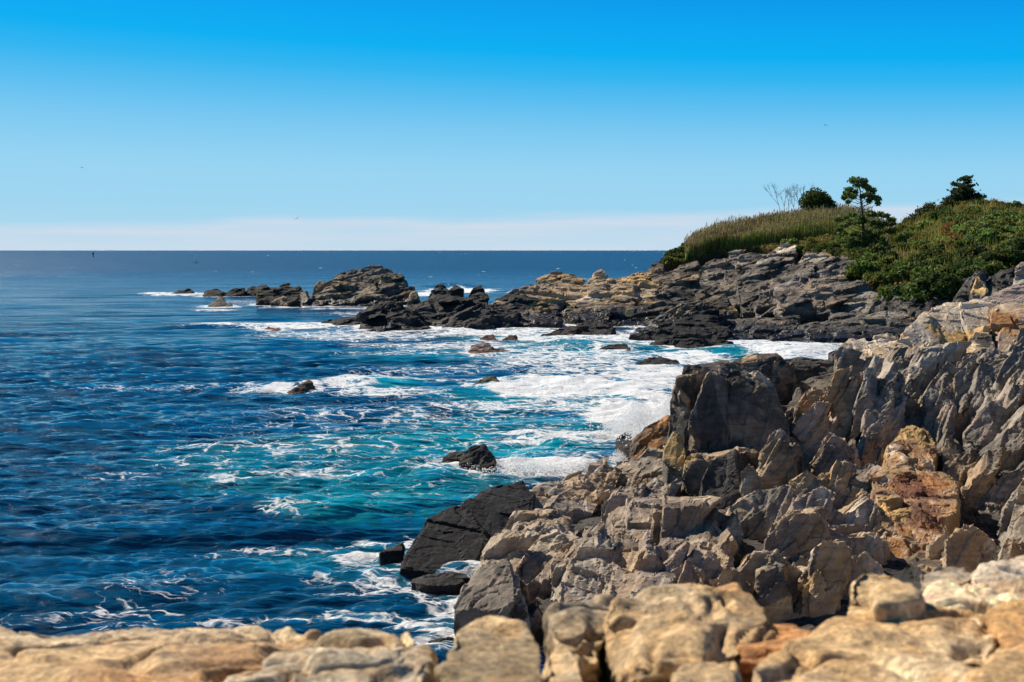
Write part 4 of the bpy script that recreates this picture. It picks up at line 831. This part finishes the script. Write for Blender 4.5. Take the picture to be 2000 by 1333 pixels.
def cards(c, size, aspect=1.0, up=None, rs=None):
    """one small bent quad at every point"""
    n = len(c); rs = rs or rng; a = rs.normal(size=(n, 3)); 
    if up is not None: a[:, 2] *= up
    a /= np.linalg.norm(a, axis=1, keepdims=True); b = rs.normal(size=(n, 3)); b -= a * (a * b).sum(1, keepdims=True); b /= np.linalg.norm(b, axis=1, keepdims=True)
    s = (size * rs.uniform(.6, 1.3, n))[:, None]; a = a * s * aspect; b = b * s * .5
    return np.stack((c - a * .5, c + b, c + a * .5, c - b), 1).reshape(-1, 3), np.arange(4 * n).reshape(n, 4)
def tube(path, rad, seg=6):
    path = np.asarray(path, float); co = []; f = []
    for i, p_ in enumerate(path):
        t_ = path[min(i + 1, len(path) - 1)] - path[max(i - 1, 0)]; t_ /= np.linalg.norm(t_) + 1e-9
        a = np.cross(t_, (0.3, 1, .1)); a /= np.linalg.norm(a) + 1e-9; b = np.cross(t_, a)
        for k in range(seg):
            an = 2 * math.pi * k / seg; co.append(p_ + rad[i] * (a * math.cos(an) + b * math.sin(an)))
    for i in range(len(path) - 1):
        for k in range(seg): f.append((i * seg + k, i * seg + (k + 1) % seg, (i + 1) * seg + (k + 1) % seg, (i + 1) * seg + k))
    return np.array(co), np.array(f)
def join(parts):
    co = []; f = []; o = 0
    for c, ff in parts: co.append(c); f.append(ff + o); o += len(c)
    return np.concatenate(co), np.concatenate(f)
def leafm(name, c, hue=None, tr=.42, var=.6):
    c = (c[0] * 1.15, c[1] * 1.1, c[2] * 1.1); hue = hue and (hue[0] * 1.2, hue[1] * 1.08, hue[2] * 1.1)
    return simple(name, c, .75, .35, 1.3, tr, var, hue)
L_dark = leafm('leaves_dark', (.048, .085, .018), (.080, .10, .02)); L_mid = leafm('leaves_mid', (.085, .145, .028), (.13, .15, .03)); L_bright = leafm('leaves_bright', (.15, .25, .055), (.21, .27, .07))
L_olive = leafm('leaves_olive', (.16, .165, .035), (.20, .16, .05)); L_rust = leafm('leaves_rust', (.24, .11, .035), (.18, .14, .05)); L_pine = leafm('needles', (.10, .165, .04), (.15, .19, .05))
L_cedar = leafm('cedar_leaves', (.036, .055, .018)); L_reed = leafm('reed_blades', (.20, .28, .06), (.17, .19, .05)); L_plume = leafm('reed_plumes', (.25, .185, .11), (.17, .13, .075))
M_bark = simple('bark', (.07, .05, .035), .9, .4, 6)
def blob_points(n, r, squash, lumps, rs):
    """leaf positions filling a lumpy, gappy crown"""
    cs = rs.normal(size=(lumps, 3)); cs /= np.linalg.norm(cs, axis=1, keepdims=True); cs *= rs.uniform(.35, .75, (lumps, 1)); cs[:, 2] = np.abs(cs[:, 2]) * .9
    k = rs.integers(0, lumps, n); d = rs.normal(size=(n, 3)); d /= np.linalg.norm(d, axis=1, keepdims=True)
    rr = rs.uniform(.25, .5, lumps)[k] * (rs.uniform(0, 1, n) ** .33)
    p = (cs[k] + d * rr[:, None]) * r; p[:, 2] = np.maximum(p[:, 2], -.1 * r) * squash + .12 * r
    return p
def shrub_proto(kind, mat, r, n, size, squash=.85, lumps=11, seed=0):
    rs = np.random.default_rng(seed); p = blob_points(n, r, squash, lumps, rs); co, f = cards(p, size, 1.3, rs=rs)
    fo = mesh_np(kind + '_foliage', co, f); fo.materials.append(mat)
    st = join([tube([(0, 0, -.3), (math.cos(a) * r * .2, math.sin(a) * r * .2, r * .3), (math.cos(a) * r * .45, math.sin(a) * r * .45, r * .7)], [.05, .04, .015], 4) for a in rs.uniform(0, 6.28, 5)])
    sm = mesh_np(kind + '_stem', *st); sm.materials.append(M_bark)
    return fo, sm
def place(proto, name, label, cat, group, loc, s, rz):
    r = bpy.data.objects.new(name, None); COL.objects.link(r); r.location = loc; r.scale = (s, s, s * 1.0); r.rotation_euler = (0, 0, rz); r.empty_display_size = .1
    for nm, me in zip(('foliage', 'stem'), proto):
        o = bpy.data.objects.new(nm, me); COL.objects.link(o); o.parent = r
    return tag(r, label, cat, group)
PR = {}
for i, (k, m, n, sz) in enumerate((('dark', L_dark, 2600, .16), ('mid', L_mid, 2200, .15), ('bright', L_bright, 2000, .16), ('olive', L_olive, 2200, .13), ('rust', L_rust, 1500, .12))):
    PR[k] = [shrub_proto(k, m, 1.0, n, sz, seed=200 + 7 * i + j) for j in range(3)]
rs = np.random.default_rng(77)
def scatter(kinds, n, px0, px1, v0, v1, s0, s1, label, group, jit=0):
    for _ in range(n):
        px = rs.uniform(px0, px1); v = rs.uniform(v0, v1); k = kinds[rs.integers(0, len(kinds))]
        loc = hill(np.array([px]), np.array([v]))[0]; loc[2] -= .15
        place(PR[k][rs.integers(0, 3)], 'shrub', label, 'shrub', group, loc, rs.uniform(s0, s1), rs.uniform(0, 6.28))
scatter(['dark', 'dark', 'mid'], 9, 1306, 1352, .1, .9, 1.1, 1.7, 'dark green bush at the seaward tip of the hill, left of the reeds', 'bushes at the seaward tip of the hill')
scatter(['olive', 'mid', 'olive', 'bright'], 26, 1500, 1690, .02, .38, .7, 1.3, 'low olive or green shrub between the reeds and the grey cliff', 'low shrubs between the reeds and the grey cliff')
scatter(['dark'], 10, 1560, 1650, .0, .12, .8, 1.2, 'dark low shrub growing right on the brink of the grey cliff', 'dark shrubs on the brink of the grey cliff')
scatter(['dark', 'dark', 'dark', 'mid'], 40, 1672, 1850, -.15, .30, 1.5, 2.5, 'big dark shrub in the thicket hanging over the shadowed bluff', 'dark shrubs of the thicket over the bluff')
scatter(['dark', 'mid', 'dark'], 26, 1850, 2110, -.1, .25, 1.2, 2.0, 'dark shrub on the brow above the pointed tan slab', 'dark shrubs on the brow above the pointed slab')
scatter(['rust', 'rust', 'olive'], 10, 1650, 1720, -.2, .0, .9, 1.5, 'sparse reddish brown shrub spilling onto the grey cliff', 'reddish shrubs at the edge of the cliff')
scatter(['bright', 'bright', 'mid'], 34, 1880, 2080, .2, .6, 1.2, 2.0, 'light green leafy shrub on the right hand slope', 'light green shrubs on the right hand slope')
scatter(['mid', 'olive', 'mid', 'dark', 'bright'], 80, 1740, 2110, .25, .88, .9, 1.7, 'mid green or olive shrub on the upper slope of the right hill', 'shrubs on the upper slope of the right hill')
scatter(['olive', 'mid', 'dark', 'olive'], 44, 1760, 2130, .86, 1.03, .9, 1.5, 'shrub along the skyline crest of the right hill', 'shrubs along the crest of the right hill')
scatter(['dark', 'mid'], 14, 1690, 1760, .3, .98, 1.1, 1.8, 'dark shrub in the dip between the pine and the right hill', 'shrubs in the dip behind the pine')
scatter(['rust'], 5, 1850, 1880, .35, .6, 1.1, 1.5, 'rust coloured shrub among green ones on the right slope', 'rust coloured shrubs on the right slope')
# ground cover
n = 46000; px = rs.uniform(1300, 2280, n); v = rs.uniform(-.1, 1.1, n) ; c = hill(px, v); c[:, 2] += rs.uniform(0, .5, n) ** 1.5
gm = mesh_np('ground_cover', *cards(c, .24, 1.5, 1.8, rs), False); tag(link('ground_cover', gm, L_olive), 'olive ground cover and grass all over the hill', 'ground cover', None, 'stuff')
n = 9000; px = rs.uniform(1740, 2280, n); v = rs.uniform(.15, 1.05, n); c = hill(px, v)
hgt = rs.uniform(.5, 1.3, n); lean = rs.normal(size=(n, 2)) * .25; t_ = c + np.stack((lean[:, 0] * hgt, lean[:, 1] * hgt, hgt), 1); wv_ = np.stack((np.full(n, .035), rs.normal(size=n) * .02, 0 * hgt), 1)
co = np.stack((c - wv_, c + wv_, t_ + wv_ * .2, t_ - wv_ * .2), 1).reshape(-1, 3)
tag(link('tall_grass', mesh_np('tall_grass', co, np.arange(4 * n).reshape(n, 4)), leafm('grass_blades', (.20, .25, .05), (.28, .22, .08))), 'tall green and yellow grass between the shrubs of the right hill', 'grass', None, 'stuff')
# reeds with brown plumes
n = 52000; px = 1338 + 400 * rs.uniform(0, 1, n); v = rs.uniform(.03, 1.05, n); ok = v > np.interp(px, [1338, 1400, 1500, 1560, 1650, 1740], [.0, .0, .12, .3, .42, .6]); px, v = px[ok], v[ok]; n = len(px)
c = hill(px, v); hgt = (1.5 + .9 * rs.uniform(0, 1, n)) * (.62 + .42 * vnoise(c * np.array((.25, .25, 0)), 4) + .34 * vnoise(c * np.array((1.1, 1.1, 0)), 5)) * np.interp(px, [1338, 1380, 1700, 1740], [.6, 1, 1, .5])
lean = rs.normal(size=(n, 2)) * .07 + (.06, 0); top_ = c + np.stack((lean[:, 0] * hgt, lean[:, 1] * hgt, hgt), 1); a_ = rs.uniform(0, 3.14, n); wv_ = np.stack((np.cos(a_), np.sin(a_), 0 * a_), 1) * .028
co = np.stack((c - wv_, c + wv_, top_ + wv_ * .3, top_ - wv_ * .3), 1).reshape(-1, 3)
tag(link('reed_bed', mesh_np('reed_bed', co, np.arange(4 * n).reshape(n, 4)), L_reed), 'dense bed of tall olive reeds on the left part of the hill', 'reeds', None, 'stuff')
kk = rs.uniform(0, 1, n) < .25; tp = top_[kk]; m_ = len(tp); dn = np.stack((rs.normal(size=m_) * .06 + .07, rs.normal(size=m_) * .05, rs.uniform(.28, .5, m_)), 1); wv_ = np.stack((np.cos(a_[kk]), np.sin(a_[kk]), 0 * a_[kk]), 1) * .055
co = np.stack((tp - dn * .35, tp + wv_, tp + dn * .75, tp - wv_), 1).reshape(-1, 3)
tag(link('reed_plumes', mesh_np('reed_plumes', co, np.arange(4 * m_).reshape(m_, 4)), L_plume), 'feathery brown plumes on top of the reeds', 'reed plumes', None, 'stuff')

# ---------------- trees
def tree(name, label, cat, trunk, limbs, leaves, mat, crown='crown', base=None):
    r = bpy.data.objects.new(name, None); COL.objects.link(r); base = np.array(base); r.location = base
    for i, (nm, (co, f), m) in enumerate((('trunk', trunk, M_bark), ('branches', limbs, M_bark), (crown, leaves, mat))):
        if co is None: continue
        link(nm, mesh_np(name + '_' + nm, co - base, f), m, r)
    return tag(r, label, cat)
rt = np.random.default_rng(9)
D_P = 172
def PP(px, py, dy=0.0): return W(px, py, D_P) + np.array((0, dy, 0))
# umbrella pine: trunk, boughs and needle tufts
tr_ = [PP(1686, 505), PP(1687, 470), PP(1686, 440), PP(1684, 410), PP(1681, 390), PP(1680, 370), PP(1677, 356)]
trunk = tube(tr_, [.19, .17, .15, .12, .09, .06, .03], 7)
tufts = [(1677, 354, 0, .75), (1668, 352, .5, .55), (1686, 355, -.4, .5), (1690, 362, .3, .45), (1672, 362, -.5, .45), (1660, 371, .6, .55), (1654, 378, 0, .45), (1662, 384, -.6, .55), (1672, 376, .5, .4), (1652, 386, .8, .3),
         (1697, 368, .2, .5), (1703, 373, -.5, .45), (1695, 381, .5, .5), (1706, 384, .2, .5), (1714, 389, -.3, .42), (1700, 392, .6, .4), (1716, 397, .3, .3), (1655, 395, -.4, .25), (1685, 384, .2, .3)]
low = [(x_ + rt.normal() * 5, 418 + abs(x_ - 1690) * .18 + rt.normal() * 4 + j * 17, rt.normal() * 1.4, rt.uniform(.5, .8)) for j in range(4) for x_ in np.linspace(1632 + j * 6, 1742 - j * 4, 10)]
lim = []; lf = []
for (x_, y_, dy, s_) in tufts + low:
    e_ = PP(x_, y_, dy); ty = min(y_ + 14, 470); s0 = PP(1685 - (1 if ty < 400 else 0), ty); mid_ = (s0 + e_) / 2 + np.array((0, 0, -.15)); lim.append(tube([s0, mid_, e_], [.05, .035, .012], 5))
    k = 190 if y_ < 405 else 210; q_ = rt.normal(size=(k, 3)); q_ /= np.linalg.norm(q_, axis=1, keepdims=True); q_ *= (rt.uniform(.15, 1, (k, 1)) ** .6) * s_ * np.array((1, 1, .72 if y_ < 405 else .42)); lf.append(e_ + q_)
lf = np.concatenate(lf); tree('pine_tree', 'lone umbrella shaped pine with bare trunk and tufted green top on the headland', 'tree', trunk, join(lim), cards(lf + rt.normal(size=lf.shape) * .07, .17, 2.2, rs=rt), L_pine, base=tr_[0])
# cedar on the skyline
D_P = 184; base_ = PP(1882, 405); lf = []; lim = []
for k in range(60):
    f_ = rt.uniform(0, 1) ** .6; y_ = 344 + f_ * 55; half = 1 + 34 * f_ ** 1.2; x_ = 1882 + rt.uniform(-1, 1) * half * (1 if f_ > .2 else .5) + 2 * (1 - f_); dy = rt.normal() * .9
    e_ = PP(x_, y_, dy); s0 = PP(1882, y_ + 6); lim.append(tube([s0, (s0 + e_) / 2, e_], [.05, .03, .01], 4)); m_ = 150
    q_ = rt.normal(size=(m_, 3)) * np.array((.30, .32, .09)); q_[:, 2] += q_[:, 0] * np.sign(x_ - 1882) * .35; lf.append(e_ + q_)
tree('cedar_tree', 'dark ragged cedar standing on top of the right hill against the sky', 'tree', tube([base_, PP(1882, 370), PP(1882, 346)], [.16, .1, .03]), join(lim), cards(np.concatenate(lf), .2, 1.7, rs=rt), L_cedar, base=base_)
# junipers leaning on the left shoulder of the right hill
D_P = 190; base_ = PP(1808, 436); lf = []; lim = []
for k in range(30):
    f_ = rt.uniform(0, 1); x_ = 1786 + 38 * f_ + rt.normal() * 2; y_ = 428 - 34 * f_ + rt.uniform(0, 12); e_ = PP(x_, y_, rt.normal() * .8); lim.append(tube([PP(1808, 432), (PP(1808, 432) + e_) / 2, e_], [.05, .03, .01], 4)); q_ = rt.normal(size=(200, 3)) * np.array((.38, .4, .2)); lf.append(e_ + q_)
tree('juniper', 'low dark juniper with tiered twigs on the left shoulder of the right hill', 'tree', tube([base_, PP(1808, 425), PP(1815, 408)], [.12, .08, .03]), join(lim), cards(np.concatenate(lf), .18, 1.7, rs=rt), L_cedar, base=base_)
# round bush on the skyline behind the reeds
D_P = 209; base_ = PP(1598, 425); q_ = blob_points(9000, 3.0, .95, 16, rt); q_[:, 0] *= 1.05; q_ = q_ + PP(1598, 412)
tree('round_tree', 'rounded dark green tree on the skyline right behind the reeds', 'tree', tube([base_, PP(1598, 405), PP(1600, 390)], [.14, .1, .04]), join([tube([PP(1598, 410), PP(x_, y_)], [.06, .02], 4) for x_, y_ in ((1570, 385), (1620, 385), (1590, 372), (1610, 375))]), cards(q_, .24, 1.4, rs=rt), L_dark, base=base_)
scatter(['dark', 'mid', 'olive'], 9, 1845, 1925, .98, 1.04, 1.0, 1.5, 'shrub crowded around the foot of the cedar on the skyline', 'shrubs around the foot of the cedar')
# leafless shrub
D_P = 209; base_ = PP(1552, 425); tw = []
def twig(a, d, l, r, dep):
    b = a + d * l; tw.append(tube([a, (a + b) / 2 + rt.normal(size=3) * .04, b], [r, r * .85, r * .6], 4))
    if dep:
        for _ in range(3 if dep > 1 else 4):
            e = d + rt.normal(size=3) * .38; e[2] += .15; e /= np.linalg.norm(e); twig(b, e, l * rt.uniform(.6, .85), r * .62, dep - 1)
for x_ in (-2.0, -1.3, -.7, -.1, .5, 1.1):
    d = np.array((x_ * .12, rt.normal() * .15, 1.0)); d /= np.linalg.norm(d); twig(base_ + np.array((x_, 0, 0)), d, rt.uniform(1.3, 2.0) * (1.25 if x_ > 0 else 1), .045, 3)
M_twig = simple('grey_twigs', (.16, .13, .12), .9, .2, 3); r = bpy.data.objects.new('bare_shrub', None); COL.objects.link(r); r.location = base_
co, f = join(tw); link('twigs', mesh_np('bare_twigs', co - base_, f), M_twig, r); tag(r, 'leafless grey shrub with fine upright twigs left of the round tree', 'shrub')
loc = hill(np.array([1516.]), np.array([1.0]))[0]; loc[2] += .6
place(PR['dark'][0], 'skyline_bush', 'small dark bush peeping over the reeds left of the leafless shrub', 'shrub', None, loc, 1.6, 1.0)

# ---------------- sea marks and gulls
def beacon():
    d = 1500; b = WP(182, 488.5 + H / d * FPX); s = d / FPX; r = bpy.data.objects.new('channel_marker', None); COL.objects.link(r); r.location = b
    Mk = simple('marker_dark', (.02, .05, .06), .6)
    link('post', mesh_np('post', *tube([(0, 0, -1), (0, 0, 3 * s), (0, 0, 7 * s)], [1.0 * s, .9 * s, .7 * s], 8)), Mk, r)
    link('topmark', mesh_np('topmark', *tube([(0, 0, 6 * s), (0, 0, 6.2 * s), (0, 0, 9.6 * s), (0, 0, 9.9 * s)], [.1, 1.8 * s, 1.8 * s, .1], 8)), Mk, r)
    tag(r, 'tiny dark channel marker on the far left horizon', 'sea mark')
beacon()
def sail():
    d = 850; b = WP(382, 514); s = d / FPX; r = bpy.data.objects.new('spar_buoy', None); COL.objects.link(r); r.location = b
    Mw = simple('buoy_white', (.8, .8, .8), .5); Mk = simple('buoy_dark', (.03, .03, .04), .5)
    link('float', mesh_np('float', *tube([(0, 0, -.3), (0, 0, 1 * s), (0, 0, 6 * s), (0, 0, 9 * s)], [1.4 * s, 1.9 * s, 1.7 * s, .9 * s], 8)), Mw, r)
    link('pole', mesh_np('pole', *tube([(0, 0, 8 * s), (1.5 * s, 0, 13 * s), (4 * s, 0, 19 * s)], [.7 * s, .6 * s, .45 * s], 6)), Mw, r)
    link('base', mesh_np('base', *tube([(1 * s, 0, .1), (4 * s, 0, .5 * s), (8 * s, 0, .3 * s)], [.6 * s, .7 * s, .2 * s], 6)), Mk, r)
    tag(r, 'small white buoy with a thin slanting pole near the horizon, left of centre', 'buoy')
sail()
M_gull = simple('gull_feathers', (.22, .22, .24), .8)
def gull(px, py, d, ang, roll, label):
    r = bpy.data.objects.new('gull', None); COL.objects.link(r); r.location = W(px, py, d); r.rotation_euler = (.2, roll, ang)
    bd = tube([(0, -.3, .01), (0, -.22, .02), (0, 0, 0), (0, .2, .01), (0, .28, .03), (0, .34, .02)], [.01, .045, .075, .05, .045, .01], 8)
    link('body', mesh_np('gull_body', *bd, True), M_gull, r)
    for sg in (-1, 1):
        pts = []
        for (a, h_, fr, bk) in ((.05, .02, .10, -.10), (.30, .16, .13, -.07), (.55, .14, .08, -.08), (.80, .05, -.02, -.10)):
            pts += [(sg * a, fr, h_ + .012), (sg * a, bk, h_ + .008), (sg * a, bk, h_ - .006), (sg * a, fr, h_ - .008)]
        f = [(i * 4 + k, i * 4 + (k + 1) % 4, i * 4 + 4 + (k + 1) % 4, i * 4 + 4 + k) for i in range(3) for k in range(4)] + [(12, 13, 14, 15), (0, 3, 2, 1)]
        link('wing', mesh_np('gull_wing', np.array(pts), np.array(f)), M_gull, r)
    tag(r, label, 'bird', 'gulls in flight')
gull(1612, 245, 330, .6, .2, 'gull flying high above the headland trees')
gull(580, 427, 330, -.4, -.5, 'gull flying low over the horizon left of centre')
gull(160, 328, 420, 1.2, .1, 'farthest tiny gull in the sky at the far left')
# ================================================================== SPRAY thrown up by breaking waves
M_spray = simple('spray_drops', (.97, .98, .99), .6, .02, 2, .75)
rp_ = np.random.default_rng(21); dr = []
def burst(px, py, d, n, wpx, hpx, pw=1.6, lean=0.0, depth=1.2, size=.045):
    """droplets around a point on the water: dense at the foot, thinning upwards"""
    n = int(n * 1.1); size = size * .6; depth = depth * .6; s = d / FPX; t_ = rp_.uniform(0, 1, n) ** pw; u = rp_.normal(size=n) * .42 * wpx * s * (1 - .45 * t_)
    jets = np.sin(u * 3.1 + px) * .5 + .5; hgt = hpx * s * (.35 + .65 * jets) * np.exp(-(u / (wpx * s)) ** 2)
    b = W(px, py, d); c = np.stack((b[0] + u + lean * t_ * hpx * s, b[1] + rp_.normal(size=n) * depth, b[2] + t_ * hgt), 1)
    dr.append((c, size * (1.25 - .8 * t_) * rp_.uniform(.5, 1.4, n)))
burst(1290, 850, 53, 9000, 75, 100, 1.5, .5, 1.8, .06)
burst(1240, 840, 56, 6000, 70, 60, 1.6, .3, 1.8, .05)
burst(1212, 900, 51, 900, 20, 40, 1.3, -.2, .4, .035)
burst(1040, 915, 51, 1500, 120, 26, 1.6, 0, .8, .05)
burst(940, 920, 51.5, 1400, 60, 26, 1.4, 0, .6, .05)
burst(1010, 752, 84, 1500, 70, 16, 1.5, 0, 1, .07)
burst(1480, 690, 111, 1500, 150, 12, 2.0, 0, 1, .06)
burst(1600, 680, 114, 1500, 70, 16, 1.7, 0, 1, .06)
burst(1560, 690, 109, 1500, 60, 22, 1.4, .3, 1, .08)
burst(520, 765, 80, 700, 20, 14, 1.5, 0, .6, .06)
burst(1330, 690, 113, 900, 60, 16, 1.5, 0, 1, .07)
burst(900, 1135, 34.3, 900, 60, 10, 1.5, 0, .4, .025)
co = []; f = []
c = np.concatenate([a for a, _ in dr]); s = np.concatenate([b for _, b in dr]); n = len(c)
o4 = np.array(((1, 1, 1), (1, -1, -1), (-1, 1, -1), (-1, -1, 1)), float) * .5; rot = rp_.normal(size=(n, 3)) * .3
v4 = c[:, None, :] + (o4[None] + rot[:, None, :] * np.array((1, -1, .5))) * s[:, None, None]
f4 = np.array(((0, 1, 2), (0, 3, 1), (0, 2, 3), (1, 3, 2))); ff = (f4[None] + (np.arange(n) * 4)[:, None, None]).reshape(-1, 3)
tag(link('sea_spray', mesh_np('sea_spray', v4.reshape(-1, 3), ff), M_spray), 'white spray thrown up where waves break on the rocks', 'spray', None, 'stuff')
